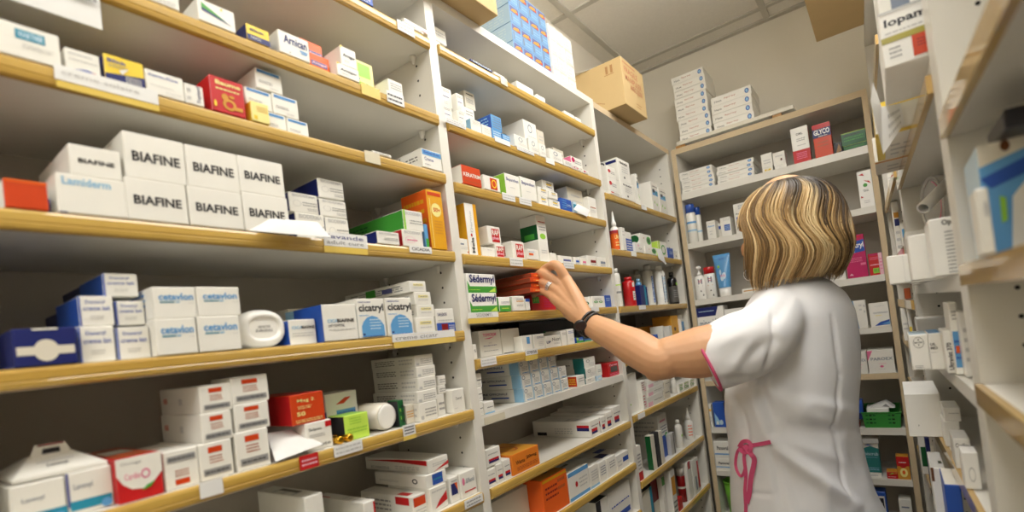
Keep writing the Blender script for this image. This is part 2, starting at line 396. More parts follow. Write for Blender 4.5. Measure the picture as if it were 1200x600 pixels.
# end-wall unit
def end_unit():
    x0, x1 = -.985*S, .0165*S; xi0, xi1 = -.958*S, -.0085*S
    e = empty('shelving_unit', ((x0+x1)/2, YB+.13, 0)); off = Vector((-(x0+x1)/2, -YB-.13, 0))
    tag(e, 'white shelving unit with raw chipboard edges on the end wall behind the woman', 'shelving')
    UN['b'] = (e, off, {})
    def ob(mb, name, par=None): mb.v = [v+off for v in mb.v]; return mb.obj(name, par or e)
    D = .262; top = CH+1.006*S; y = YB
    mb = MB(); mb.box(x0, y+D-.008, 0, x1, y+D, top, MEL_SHADED); ob(mb, 'back_panel')
    for a, b in ((x0, xi0), (xi1, x1)):
        mb = MB(); mb.box(a, y, 0, b, y+D-.008, top, MEL, {2: CHIP}); ob(mb, 'side_panel')
    mb = MB(); mb.box(x0, y, top, x1, y+D, top+.034*S, MEL, {2: CHIP}); ob(mb, 'top_board')
    mb = MB(); mb.box(xi0, y+.03, 0, xi1, y+.05, .07, MEL); ob(mb, 'plinth')
    for nm, z, t in (('1',.72,.04),('2',.417,.034),('3',.068,.034),('4',-.192,.03),('5',-.4275,.03),('6',-.7135,.034),('7',-.9725,.032),('8',-1.25,.03),('9',-1.5,.03)):
        zb = CH+z*S; mb = MB(); mb.box(xi0+.001, y+.002, zb, xi1-.001, y+D-.009, zb+t*S, MEL, {2: CHIP} if nm == '5' else None); s = ob(mb, 'shelf'); UN['b'][2][nm] = (s, zb, zb+t*S)
end_unit()
# aisle-side unit at the photographer's shoulder, a touch out of square with the rest
def aisle_unit():
    e = empty('shelving_unit', FR.pt(-1.2, .13, 0), math.atan2(-FR.A.y, -FR.A.x))
    tag(e, 'white shelving unit seen edge-on beside the camera, stuffed with overhanging boxes', 'shelving')
    UN['r'] = (e, None, {})
    def B(mb, t0, n0, z0, t1, n1, z1, m, fm=None):   # t: distance along the aisle; n: depth into the unit
        mb.box(t0-1.2, -n1+.13, z0, t1-1.2, -n0+.13, z1, m, fm)
    D = .25; top = CH+.88
    for t0, t1 in ((.052, .078), (.785, .811), (.8115, .8375), (1.545, 1.571), (1.5715, 1.5975), (2.262, 2.288)):
        mb = MB(); B(mb, t0, 0, 0, t1, D, top, MEL)
        if t0 in (.785, 1.545, 2.262):
            for n in (.041, .208):
                z = .06
                while z < top-.05:
                    k = 8; mb.add([(t0-1.2-.0004, -n+.13+.0026*math.cos(2*PI*i/k), z+.0026*math.sin(2*PI*i/k)) for i in range(k)], [tuple(range(k))], HOLE); z += .032
        mb.obj('side_panel', e)
    mb = MB(); B(mb, .052, D, 0, 2.288, D+.008, top, MEL_SHADED); mb.obj('back_panel', e)
    mb = MB(); B(mb, .052, 0, top, 2.288, D+.008, top+TH, MEL); mb.obj('top_board', e)
    bays = {'near': (.079, .784, dict(a=(.545,1), b=(.171,1), c=(.0,1), d=(-.137,1), e=(-.34,1))),
            'mid': (.8385, 1.544, dict(a=(.50,1), b=(.243,1), c=(-.008,0), d=(-.155,0), e=(-.322,1), f=(-.60,1))),
            'far': (1.5985, 2.261, dict(a=(.62,1), b=(.285,1), c=(.09,1), d=(-.045,1), e=(-.17,1), f=(-.32,1), g=(-.56,1)))}
    for bn, (t0, t1, lv) in bays.items():
        for nm, (z, edge) in lv.items():
            zb = CH+z; mb = MB(); B(mb, t0+.001, .0015, zb, t1-.001, D-.001, zb+TH, MEL); s = mb.obj('shelf', e); UN['r'][2][bn+nm] = (s, zb, zb+TH)
            if edge:
                mb = MB(); B(mb, t0+.001, -.006, zb-.001, t1-.001, .0014, zb+TH+.001, STRIPX); mb.obj('edge_strip', s)
aisle_unit()
def edge_label(key, nm, xl, xr, look='w', v0=.1, v1=1.05, spec='', drop=0.):
    """paper slip stuck on a shelf's front edge"""
    e, off, lv = UN[key]; s, zb, zt = lv[nm]
    if key == 'b': fr, n = FB, -.001
    else: fr, n = FL, -.0072
    za = zb+(zt-zb)*v0-drop; zc = zb+(zt-zb)*v1
    a0 = fr.a_at(xl, za, n); a1 = fr.a_at(xr, za, n); w = a1-a0; h = zc-za
    mb = MB(); m = {'w': PAPER, 'y': TAPE, 'r': pm('r'), 'c': mat('clear_tape', (222,214,190), .2, .6, .03)}[look]
    p = fr.pt(a0, n, za)+off; A = fr.A; N = -fr.N
    fr2 = lambda u, v, l: p+A*(u*w)+N*(.0008+l)+Vector((0,0,v*h))
    q = [p, p+A*w, p+A*w+Vector((0,0,h)), p+Vector((0,0,h))]
    mb.add(q+[x+N*.0008 for x in q], [(4,5,6,7), (0,1,5,4), (1,2,6,5), (2,3,7,6), (3,0,4,7), (3,2,1,0)], m)
    art(mb, [o.strip() for o in spec.split(';') if o.strip()], fr2, w, h)
    return mb.obj('edge_label' if look == 'w' else 'tape', s)
HW = 'l .06 .15 .94 .9 h 2'
for a in (('n','C',64,186,'w',.35,1.15,'t .06 .4 .8 .72 h creme solaire'), ('n','C',66,187,'y',-.05,.3), ('n','A',466,486,'w',.1,1.05,HW), ('n','B',424,446,'y',.1,1.05), ('n','B',454,474,'w',.3,1.3,'l .05 .1 .9 .9 k 2'),
          ('n','C',428,446,'c',.1,1.05), ('n','D',380,431,'w',.45,1.5,'t .1 .55 .9 .85 v lavande;t .05 .15 .9 .42 g adult cure'), ('n','D',380,431,'y',-.05,.42), ('n','D',480,506,'w',.5,1.1,'t .1 .3 .9 .75 k CICADIA'),
          ('n','E',460,533,'w',.5,1.15,'t .04 .2 .7 .7 g creme cicatr'), ('n','E',462,534,'y',.0,.48), ('n','E',482,507,'y',1.0,1.02),
          ('n','F',235,262,'w',.2,1.1), ('n','F',352,374,'r',.1,1.05,'l .1 .2 .9 .8 P 2'), ('n','F',392,425,'w',.3,1.1,HW), ('n','F',473,487,'w',.35,1.25,'l .1 .1 .9 .9 k 3'), ('n','F',473,488,'y',.0,.34),
          ('n','G',545,566,'w',.3,1.05,'l .1 .1 .9 .9 g 2'),
          ('m','A',587,595,'c',.2,1.1), ('m','B',522,546,'w',.6,1.15,HW), ('m','B',580,598,'w',.6,1.15), ('m','B',606,626,'w',.6,1.1,HW), ('m','B',640,650,'w',.4,1.1), ('m','C',589,604,'w',.3,1.1,HW), ('m','C',609,623,'w',.3,1.1,HW),
          ('m','D',598,613,'w',.1,1.,HW), ('m','D',661,673,'w',.3,1.2,HW), ('m','E',549,584,'w',.5,1.05,'t .25 .2 .8 .8 g SEDERMYL'), ('m','E',549,584,'y',-.02,.48), ('m','E',693,702,'w',.4,1.1),
          ('m','F',564,582,'w',.2,1.,HW), ('m','F',616,630,'w',.55,1.2,'t .1 .2 .9 .7 k creme'), ('m','F',616,630,'y',-.05,.52), ('m','G',568,592,'c',.15,.85),
          ('c','C',740,746,'w',.2,1.05), ('c','B',752,758,'w',.2,1.), ('c','D',749,757,'w',.3,1.), ('c','F',748,756,'w',.2,1.)):
    edge_label(*a)
# ================================================================ goods
BAYS = {'n': (P1-.7207, P1), 'm': (P1+PT, P2), 'c': (P2+PT, P3)}
def next_up(key, z, pre=''): return min([v[1] for k, v in UN[key][2].items() if v[1] > z and k.startswith(pre)]+[CH+1.02*S])
def on_left(key, nm, where): s = UN[key][2][nm]; shelf(FL, s[2]+.0004, where, .232, BAYS[key][0], BAYS[key][1], next_up(key, s[2]))
NB = ' of the near bay'; MBY = ' of the middle bay'; CBY = ' of the corner bay'
# ---------------------------------------------------------------- near bay
on_left('n','A','top shelf'+NB)
c(414,438,-16,'navy blue carton with white lettering','F b;t .15 .3 .85 .6 w Tegasorb;l .1 .1 .7 .22 w 2;S n')
q = c(472,497,33,'slim white carton with a barcode','l .1 .2 .9 .8 g 2',d=.06)
c(474,503,20,'white carton with a green end, lying on another','l .2 .55 .7 .75 s 2;r .7 .1 .9 .2 m;sr 0 0 1 1 w;se .1 .1 .9 .9 e',on=q,d=.06)
on_left('n','B','second shelf'+NB)
c(172,211,-22,'white carton with a pale blue print, cut by the photo edge','r .1 .45 .5 .85 l;l .1 .1 .9 .35 h 2')
c(233,277,-4,'white carton with a slanting green and blue stripe','p n .1,.72 .9,.25 .1,.5;p e .1,.85 .75,.36 .1,.62;r .6 .8 .66 .88 y',d=.13)
c(290,317,26,'small yellow and navy carton beside the white striped one','F y;r 0 0 1 .36 n;l .15 .12 .6 .28 w 2;T .15 .6 .75 .75 n Blink;S n;U y',d=.08)
c(328,364,33,'wide white carton lettered in dark blue beside two orange ones','T .16 .5 .92 .86 n Arnican;r .66 .34 .92 .4 B;r .7 .26 .9 .31 B;r .3 .1 .36 .14 g',d=.1)
q = c(364,388,60,'lower orange carton with violet lettering','F o;r .08 .38 .85 .62 v;T .12 .42 .8 .58 P Arnigel;l .1 .1 .9 .28 y 2;S o;U o',sb=.012)
c(354,380,43,'upper orange carton with violet lettering','F o;r .3 .36 .95 .62 v;T .36 .4 .9 .58 P Arnigel;l .3 .1 .9 .28 y 2;S o;U o',z=q['zt'],sb=.045,d=.1)
stack(2,[396,393],[422,419],[72,49],'white carton lettered in black with a yellow corner','T .14 .42 .9 .64 k Arniger;l .2 .2 .5 .3 g 2;sp n 0,1 .6,1 0,.2;p y 0,1 .15,1 0,.85')
c(420,441,68,'tall yellow carton with light green patches','F i;r .12 .55 .8 .92 G;r .1 .18 .45 .4 G;T .5 .25 .95 .4 e Bio;r .05 .45 .2 .5 t;S y',sb=.03,d=.06)
q = c(452,474,108,'small white carton with a barcode, under another','l .1 .5 .9 .9 g 2;l .05 .05 .95 .3 k 2')
c(456,473,91,'small white carton on top of another near the post','l .15 .3 .9 .8 g 3;se .3 .3 .6 .6 k',on=q)
on_left('n','C','third shelf'+NB)
c(-22,73,13,'large white carton with a pale blue brand patch','r .42 .56 .8 .84 t;T .45 .61 .78 .79 L WARTNER;l .5 .3 .9 .45 h 2',d=.16)
c(78,119,54,'white carton with fine blue lines beside the large one','l .1 .75 .8 .82 s 1;l .1 .5 .9 .58 g 1;p b .15,.12 .95,.1 .6,.22;p r .6,.12 .95,.1 .8,.16')
c(124,171,61,'yellow carton with a navy lower half','F y;p n 0,0 1,0 1,.46 0,.3;T .08 .72 .56 .86 v Blink;l .1 .55 .6 .68 g 2;p w .35,.5 .6,.62 .42,.36;l .5 .12 .9 .36 w 3;S n;U y',d=.13)
c(172,217,79,'long white carton with blue lettering in the row','t .08 .7 .85 .85 b Aspirine Rhone;l .1 .35 .7 .42 h 1;l .5 .15 .9 .22 h 1')
c(218,240,96,'narrow white carton with upright navy print','v .62 .1 .88 .95 n Toplexil;l .1 .1 .3 .9 h 2')
c(249,289,86,'red carton with a golden curled emblem','F r;T .16 .78 .9 .9 i Baume;l .16 .62 .86 .72 i 1;o .32 .1 .72 .42 a .55;e .3 .35 .5 .55 a;e .52 .45 .68 .54 a;r .66 .14 .9 .24 a;e .06 .12 .14 .3 y;S r;U r',d=.12)
bt = 'r .06 .8 .9 .94 B;t .1 .82 .86 .92 b Bepanthen;l .1 .3 .6 .45 g 2;l .5 .1 .8 .2 h 1'
p0 = c(289,310,124,'white carton with pale blue lettering in the pyramid pile',bt,sb=.0125,d=.1)
p1 = c(311,337,129,'white carton with pale blue lettering in the pyramid pile',bt,sb=.0125,d=.1)
p2 = c(338,363,137,'white carton with pale blue lettering in the pyramid pile',bt,sb=.0125,d=.1)
zz = max(p0['zt'],p1['zt'],p2['zt'])+.0004
p3 = c(289,320,100,'white carton with pale blue lettering in the pyramid pile',bt,z=zz,sb=.0128,d=.1)
p4 = c(321,351,108,'white carton with pale blue lettering in the pyramid pile',bt,z=zz,sb=.0128,d=.1)
c(301,332,78,'white carton with pale blue lettering topping the pyramid pile',bt,z=max(p3['zt'],p4['zt'])+.0004,sb=.013,d=.1)
c(296,317,117,'small pale yellow carton in front of the white pile','F i;l .3 .5 .9 .8 a 3;r .1 .1 .3 .3 y;S y;U y',sb=-.0065,d=.018)
c(437,459,177,'flat small white carton lying alone','l .3 .3 .9 .7 g 2;r .05 .2 .25 .8 h')
c(496,519,173,'white carton with a sky-blue upper band by the post','r .02 .68 .98 .95 B;T .1 .72 .9 .92 b Bepanthen;t .1 .4 .55 .58 v Creme;l .1 .15 .4 .25 g 1;sr .5 .3 .52 .9 g;sl .1 .4 .9 .7 x 2',d=.13)
on_left('n','D','fourth shelf'+NB)
c(6,58,208,'orange-red carton with white end','F O;r .02 .9 1 1 o;S W',d=.1)
q = c(69,150,201,'long white carton with pale blue lettering under a smaller one','T .08 .72 .78 .92 l Lamiderm;sr .2 .1 .8 .5 b;r 0 0 .12 .03 n',d=.14)
c(83,144,167,'small white carton lettered in black, top of the front stack','T .16 .42 .86 .57 k BIAFINE',on=q,d=.13)
bf = 'T .12 .38 .9 .6 k BIAFINE'
for xs, ys in ((([150,148],[222,220]),[206,152]), (([224,221],[287,282]),[217,168]), (([288,282],[341,335]),[224,181])):
    stack(2, xs[0], xs[1], ys, 'large white carton lettered in bold black', bf, d=.19)
bi = 'T .12 .8 .92 .95 h BIODERMA;o .12 .3 .4 .62 h .9;l .45 .35 .95 .6 g 2;l .6 .12 .95 .28 g 2;S n'
b0 = c(349,383,248,'white carton with thin grey capitals and a navy side',bi,sb=.02,d=.12)
b1 = c(384,411,254,'white carton with thin grey capitals and a navy side',bi,sb=.02,d=.12)
zz = max(b0['zt'],b1['zt'])+.0004
b2 = c(340,374,224,'white carton with thin grey capitals and a navy side',bi,z=zz,sb=.022,d=.12)
b3 = c(376,407,232,'white carton with thin grey capitals and a navy side',bi,z=zz,sb=.022,d=.12)
c(374,404,208,'white carton with thin grey capitals and a navy side',bi,z=max(b2['zt'],b3['zt'])+.0004,sb=.024,d=.12)
g0 = c(443,469,270,'small white carton with grey capitals and a dark side','T .1 .75 .9 .93 h BIODERMA;l .3 .3 .95 .55 g 2;S n',d=.1)
g1 = c(473,497,268,'white carton with a pink side under the green one','T .1 .75 .9 .93 h BIODERMA;l .2 .3 .7 .5 p 1;o .1 .2 .6 .6 P .9;S r',d=.12)
c(474,497,245,'long carton with a bright green side lying on top','T .1 .75 .9 .93 h BIODERMA;l .3 .3 .95 .55 g 2;r 0 0 .1 1 G;S e;sl .1 .3 .5 .8 E 3',on=g1,d=.21)
c(498,504,262,'thin pale blue carton between the white and orange ones','F B;r .1 0 .9 .4 e',d=.1)
c(507,525,221,'tall orange sunscreen carton against the post','F Y;r .05 .9 .9 .96 O;e .2 .55 .82 .78 i;T .32 .63 .76 .7 O 50+;r .4 .68 .62 .7 a;l .3 .25 .8 .5 a 5;r .12 .02 .15 .85 i;S o;sl .1 .1 .9 .9 Y 5',d=.075)
on_left('n','E','fifth shelf'+NB)
c(17,93,386,'deep blue carton with a white cross-shaped patch','F n;r .05 .3 .95 .52 c;e .3 .12 .7 .7 c;r .3 .95 .7 1 w;S n;U n',d=.14)
db = 't .2 .72 .75 .86 b Dexeryl;t .12 .52 .9 .66 b creme lait;l .3 .2 .7 .36 h 2;r 0 0 .05 1 b;S b'
d0 = c(95,137,383,'white carton with blue lettering and a blue side',db,sb=.01,d=.09)
d1 = c(139,178,384,'white carton with blue lettering and a blue side',db,sb=.01,d=.09)
zz = max(d0['zt'],d1['zt'])+.0004
d2 = c(94,135,347,'white carton with blue lettering and a blue side',db,z=zz,sb=.012,d=.09)
d3 = c(137,171,353,'white carton with blue lettering and a blue side',db,z=zz,sb=.02,d=.09)
c(122,163,320,'white carton with blue lettering and a blue side',db,z=max(d2['zt'],d3['zt'])+.0004,sb=.022,d=.09)
k0 = c(84,118,362,'dark blue carton at the back, half hidden',"F n;S n;U n",sb=.115,d=.1); c(101,135,333,'dark blue carton on top at the back',"F n;S n;U n",on=k0,d=.1)
ce = 'T .13 .58 .93 .8 B cetavlon;r .15 .5 .48 .54 t;r .5 .5 .6 .54 l;l .8 .46 .95 .5 h 1;sl .3 .4 .8 .9 B 3'
stack(2,[183,181],[233,232],[374,336],'white carton with rounded blue lettering and an underline',ce,d=.11)
stack(2,[235,233],[284,283],[371,336],'white carton with rounded blue lettering and an underline',ce,d=.11)
def oval_box():
    fr = cur.fr; z = cur.z; sb = .012; a0 = fr.a_at(283, z+.02, sb); a1 = fr.a_at(338, z+.02, sb); w = a1-a0; h = fr.z_at(362, (a0+a1)/2, sb)-z; d = .1
    o = empty('oval_case', fr.pt((a0+a1)/2, sb, z), PI/2); m = plastic('W')
    def sup(k, y, inset, n=40):
        vs = []
        for i in range(n):
            t = 2*PI*i/n; cs, sn = math.cos(t), math.sin(t); e = .82
            vs.append(((w/2-inset)*math.copysign(abs(cs)**e, cs), y, h/2+(h/2-inset)*math.copysign(abs(sn)**e, sn)))
        return vs
    mb = MB(); rings = [sup(0,d,.008), sup(0,d-.008,.002), sup(0,.012,0), sup(0,.004,.003), sup(0,0,.009), sup(0,.002,.0115), sup(0,.0042,.0135)]; n = 40
    vs = [v for r in rings for v in r]; fs = [(i*n+k, i*n+(k+1) % n, (i+1)*n+(k+1) % n, (i+1)*n+k) for i in range(len(rings)-1) for k in range(n)]
    mb.add(vs, fs, m, True); mb.add(rings[-1], [tuple(range(n))], m); mb.add(rings[0], [tuple(reversed(range(n)))], m)
    art(mb, ['t .38 .51 .64 .58 k LABORATOIRE','t .32 .41 .68 .48 k SURGRAS'], lambda u, v, l: Vector(((u-.5)*w, .0039-l, v*h)), w, h)
    mb.obj('case_body', o); note(o, 'white oval plastic case with a recessed face', 'case', px=283, z=z)
    cur.items.append(dict(a0=a0, a1=a1, z0=z, zt=z+h, sb=sb, d=d, look='oval'))
oval_box()
c(340,372,375,'small white carton with pale grey capitals beside the oval case','T .1 .62 .5 .74 l CICA;T .45 .62 .95 .74 k BIAFINE;l .1 .3 .9 .5 h 2;S b',sb=.01,d=.08)
c(342,373,362,'plain beige carton standing at the back','F c;S w',sb=.1,d=.1)
c(381,421,357,'large white carton with a light blue side','T .12 .5 .42 .6 l CICA;T .4 .5 .9 .6 k BIAFINE;t .14 .38 .6 .46 k LAIT CORPOREL;l .14 .28 .9 .34 h 1;S l;sr 0 0 .25 1 l;sr .25 0 1 1 b',d=.16)
ci = 'T .06 .62 .96 .86 k cicatryl;l .06 .88 .5 .94 v 1;l .06 .55 .4 .6 B 1;p B .1,.03 .1,.3 .18,.42 .32,.52 .5,.56 .68,.52 .82,.42 .92,.3 .92,.03;l .4 .2 .8 .5 L 4;r .12 .08 .2 .12 n;l .15 .03 .85 .07 b 1'
c(422,454,350,'white carton with a large half-round blue patch',ci,d=.11); c(456,486,349,'white carton with a large half-round blue patch',ci,d=.11)
lu = 'r .2 .55 .8 .75 i;t .25 .58 .75 .72 b Lubentyl;l .2 .3 .8 .45 h 1;sl .1 .2 .9 .8 g 3'
e0 = c(489,511,372,'slim white carton with yellow lettering in a leaning stack',lu,d=.11)
e1 = c(490,510,357,'slim white carton with yellow lettering in a leaning stack',lu,on=e0,d=.11)
e2 = c(487,506,342,'slim white carton with yellow lettering in a leaning stack',lu,on=e1,d=.13)
c(481,500,329,'long white carton with a green seal topping the stack',lu+';sr .35 .2 .5 .9 e;sr .6 .3 .75 .7 v',on=e2,d=.2)
c(512,534,362,'small white carton with a blue lower band beside the post','r 0 0 1 .38 b;r .25 .04 .6 .34 R;t .1 .68 .6 .82 n SARGENOR;l .1 .45 .9 .55 h 1;l .65 .05 .95 .3 w 3',d=.06)
on_left('n','F','sixth shelf'+NB)
q0 = c(15,80,572,'white carton with a teal band under the gabled box','t .2 .55 .6 .68 s Lansoyl;r .1 .05 1 .3 t;e .72 .02 .95 .2 B',sb=.016,d=.13)
q1 = c(81,135,556,'white carton with a teal band beside the red and white one','r 0 .2 .06 1 v;t .15 .55 .55 .72 s Lansoyl;r .05 .1 .95 .32 t;e .7 .02 .95 .24 B',sb=.016,d=.13)
def gable():
    fr = cur.fr; z = max(q0['zt'], q1['zt'])+.0005; sb = .02; a0 = fr.a_at(14, z, sb); a1 = fr.a_at(127, z, sb); w = a1-a0; d = .1
    h = fr.z_at(519, a0+w*.5, sb+.05)-z; o = empty('gable_box', fr.pt(a0, sb, z), PI/2); mb = MB(); hb = h*.12
    mb.cbox(0, 0, 0, w, d, hb, pm('w'))
    vs = [(0,0,hb),(w,0,hb),(w,d,hb),(0,d,hb),(w*.26,d*.42,h*.62),(w*.74,d*.42,h*.62),(w*.74,d*.58,h*.62),(w*.26,d*.58,h*.62)]
    mb.add(vs, [(0,1,5,4),(1,2,6,5),(2,3,7,6),(3,0,4,7),(4,5,6,7)], pm('w'))
    # handle flap with a slot
    fx = lambda u, v: (w*(.5+(u-.5)*.5), d*.42-.002, h*(.58+v*.42))
    mb.add([fx(.05,0), fx(.95,0), fx(.82,1), fx(.18,1)], [(0,1,2,3)], pm('w')); mb.add([(x, y+.004, zz) for x, y, zz in (fx(.05,0), fx(.95,0), fx(.82,1), fx(.18,1))], [(3,2,1,0)], pm('w'))
    mb.add([(p[0], p[1]-.0008, p[2]) for p in (fx(.3,.2), fx(.7,.2), fx(.68,.62), fx(.32,.62))], [(0,1,2,3)], pm('k'))
    mb.add([(p[0], p[1]-.0008, p[2]) for p in (fx(.2,.86), fx(.8,.86), fx(.76,1), fx(.24,1))], [(0,1,2,3)], pm('R'))
    def slope(u, v, l): return Vector((w*u+(.5-u)*w*.52*v, d*.42*v-l*.8-.0004, hb+(h*.62-hb)*v+l*.5))
    art(mb, ['T .36 .32 .64 .5 k Lansoyl','r .2 .6 .8 .66 h'], slope, w, h)
    mb.obj('box_body', o); note(o, 'white gabled carton with a carry handle on two smaller boxes', 'box', px=14, z=z)
gable()
c(134,193,541,'red and white carton with curved print and a red lid','F r;p w 0,1 1,1 1,.55 .8,.36 .55,.24 .3,.28 .12,.42 0,.62;t .1 .82 .55 .9 g Omega;t .16 .5 .5 .64 p Cardio;o .52 .46 .72 .68 p .7;p e .5,.2 .62,.3 .82,.36 .7,.24;S r;U r;ur .1 .1 .9 .9 q;ur .2 .4 .8 .7 w',sb=.004,d=.15)
do = 'r .28 .72 .7 .88 O;l .3 .42 .7 .66 q 3;r .1 .12 .92 .3 g;l .14 .16 .88 .26 k 1;sl .1 .3 .2 .8 O 1;sl .5 .2 .6 .8 h 1'
dv = 'r .28 .1 .7 .24 O;l .3 .3 .7 .5 q 3;r .1 .7 .92 .86 g;l .14 .74 .88 .82 k 1'
c(195,235,531,'white carton with upside-down orange mark beside the red one',dv,d=.11)
stack(3,[236,238,236],[275,274,273],[522,486,453],'white carton with orange mark and grey band',do,d=.13)
stack(3,[276,274,273],[318,317,316],[509,476,443],'white carton with orange mark and grey band',do,d=.06)
q = c(361,391,497,'long white carton with red corner print under the orange box','t .12 .66 .6 .8 k Doliprane;l .12 .45 .7 .58 g 2;r .75 .75 .98 .95 r;t .5 .12 .9 .24 k bte;S w',sb=.012,d=.12)
c(343,382,464,'orange-red carton with white lettering on a white box','F O;t .2 .7 .7 .84 i Mag 2;l .2 .5 .6 .62 i 2;T .15 .28 .4 .42 i 50;l .1 .06 .9 .18 i 2;S r;U r',on=q,d=.13)
q2 = c(406,434,488,'green-yellow carton in front of the white bottle','F f;l .2 .6 .7 .9 G 3;l .1 .25 .9 .5 G 2;S k;U G',sb=.012,d=.045)
c(384,421,473,'white and blue carton tilted against its neighbours','p O .3,.6 .6,.8 .8,.8 .55,.6;r .3 .2 .9 .4 B;l .32 .22 .88 .36 b 1;S w;sr 0 .2 1 .4 b',z=cur.z+.028,sb=.06,d=.06,h=.05)
def lying_bottle():
    fr = cur.fr; z = cur.z; r = .0235; a = fr.a_at(452, z+r, .02); e = empty('bottle', fr.pt(a, .03, z), PI/2)
    ax = Vector((-.12, 1, .02)).normalized(); mb = MB()
    mb.lathe([(r*.62,0),(r*1.02,.004),(r*1.02,.05),(r*.97,.054),(r*.97,.15),(r*.8,.168)], plastic('c'), 28, ax, Vector((0,-.012,r*1.04))); mb.obj('bottle_body', e)
    mc = MB(); mc.lathe([(r*.66,-.003),(r*.9,-.003),(r*.95,-.0005),(r*.7,.001)], plastic('W'), 28, ax, Vector((0,-.012,r*1.04))); mc.obj('cap', e)
    note(e, 'white plastic bottle lying on its side, cap towards the aisle', 'bottle', px=440, z=z); cur.items.append(dict(a0=a-r, a1=a+r, z0=z, zt=z+2*r, sb=.015, d=.2, look='lying'))
lying_bottle()
for i, (px, dz) in enumerate(((400,0),(411,.001))):
    fr = cur.fr; r = .0062; a = fr.a_at(px, cur.z+r, .004); e = empty('lipstick_tube', fr.pt(a, .004, cur.z+.0002), PI/2); G_ = mat('polished_gold', (226,176,60), .16, 0, .02, 1.)
    mb = MB(); mb.lathe([(r*.7,0),(r,.001),(r,.03)], G_, 18, Vector((0,1,0)), Vector((0,0,r))); mb.obj('tube_body', e)
    mb = MB(); mb.lathe([(r*.92,.03),(r*.92,.058),(r*.5,.06)], G_, 18, Vector((0,1,0)), Vector((0,0,r))); mb.obj('cap', e)
    note(e, 'small gold tube lying end-on', 'cosmetic', px=px, z=cur.z)
c(463,476,471,'small dark green carton beside the white bottle','F E;l .2 .2 .4 .8 G 2;l .5 .1 .9 .9 k 3;S k',sb=.012,d=.03)
c(477,487,475,'small beige carton with orange print','F c;l .1 .3 .9 .7 a 3',sb=.02,d=.04)
st = 'l .3 .2 .9 .7 g 3;r .05 .1 .2 .3 h;sl .1 .25 .55 .8 x 3;sl .65 .2 .95 .85 h 2'
stack(5,[489,490,491,489,487],[514,513,512,511,508],[474,459,443,430,417],'flat white carton in the tall neat stack by the post',st,d=.13)
st2 = 'l .2 .2 .9 .7 g 2'
stack(3,[514,514,514],[523,523,523],[463,452,441],'flat white carton in the short stack behind',st2,sb=.02,d=.1)
c(525,546,459,'square white carton with grey lettering touching the post','t .28 .5 .75 .66 x Dexeryl;l .1 .15 .4 .22 h 1',sb=.006,d=.09)
on_left('n','G','seventh shelf'+NB)
ru = 'F w;p r .2,.05 1,.3 1,.55 .3,.1;l .2 .4 .9 .7 h 2;sp r .02,.75 .55,.95 .98,.98 .98,.6 .5,.75;st .1 .15 .4 .35 g ECONAZOLE;sl .5 .2 .9 .5 h 2'
r0_ = c(485,502,583,'long white carton with red print, bottom of the red-striped pile','r .1 .5 .9 .9 O;l .2 .1 .9 .4 h 2;sl .1 .2 .6 .8 g 3;ur .1 .1 .5 .3 r;sr .7 .6 .95 .95 r',sb=.02,d=.15)
r1_ = c(503,526,575,'white carton with a red swoosh between taller piles','p r .2,.1 .95,.3 .95,.7 .5,.4;l .1 .75 .9 .9 h 1',sb=.01,d=.12)
r2_ = c(500,524,558,'white carton with a blue end print in the red-striped pile','r .3 .1 .8 .9 b;r .35 .45 .75 .55 t;so .75 .3 .85 .7 k .6;sl .1 .3 .5 .5 h 2',z=max(r0_['zt'],r1_['zt'])+.0005,sb=.014,d=.15)
c(503,526,540,'white carton with a red band topping the pile',ru,on=r2_,d=.19)
c(527,540,562,'white carton with a small blue and orange square','r .15 .3 .8 .75 n;p o .5,.75 .8,.75 .8,.4;l .2 .8 .8 .9 g 1',sb=.01,d=.1)
c(541,560,556,'white carton with grey script and a red line by the post','t .35 .55 .85 .72 s Efferal;r .2 .2 .9 .25 r;e .1 .5 .25 .8 p',sb=.006,d=.11)
c(366,387,584,'long white carton with a small dark code panel on its lid','r .1 .3 .3 .6 n;l .35 .3 .9 .6 s 2;ur .45 .3 .75 .7 x;ul .1 .2 .4 .8 h 3',sb=.01,d=.14)
c(431,444,590,'white carton with a red corner lying beside the code-panel one','r .82 .5 .98 .95 r;l .1 .3 .7 .7 h 3;ul .2 .2 .8 .5 h 3;ur .05 .7 .2 .95 r',sb=.014,d=.14)
# ---------------------------------------------------------------- middle bay
on_left('m','A','top shelf'+MBY)
q = c(508,518,44,'white carton under another in the corner of the shelf','l .1 .3 .9 .7 h 2',sb=.03,d=.06); c(506,524,27,'white carton with fine print on top of another','l .2 .4 .9 .8 h 2',on=q,d=.07)
c(521,531,55,'small white carton beside the pile of two','l .2 .4 .9 .8 h 2',sb=.03,d=.06)
c(552,577,68,'flat navy carton with white lettering','F n;T .08 .2 .9 .8 L ORALGAN')
c(579,592,83,'flat white carton behind the edge tape','')
q = c(610,627,107,'white carton with a blue corner, under another','r .7 .1 1 .5 B',sb=.02,d=.07); c(607,626,94,'white carton with a dark end on top of a pair','sr .1 .4 .6 .8 n',on=q,d=.08)
c(629,640,109,'small white carton with a bright blue lower half','p b 0,0 1,0 1,.5 0,.2',sb=.01,d=.05)
c(663,674,129,'plain white carton at the far end','',sb=.02,d=.06); c(675,682,136,'narrow plain white carton beside the post','',sb=.02,d=.06)
on_left('m','B','second shelf'+MBY)
ph = 'l .15 .75 .8 .92 g 2;r .1 .5 .7 .54 v;l .1 .1 .5 .3 h 2'
f0 = c(520,532,122,'upright white carton with a fine blue line',ph,sb=.008,d=.06); f1 = c(533,547,127,'upright white carton with a fine blue line',ph,sb=.006,d=.06)
c(519,531,100,'upright white carton with a fine blue line',ph,on=f0,d=.06); c(532,545,106,'upright white carton with a fine blue line',ph,on=f1,d=.06)
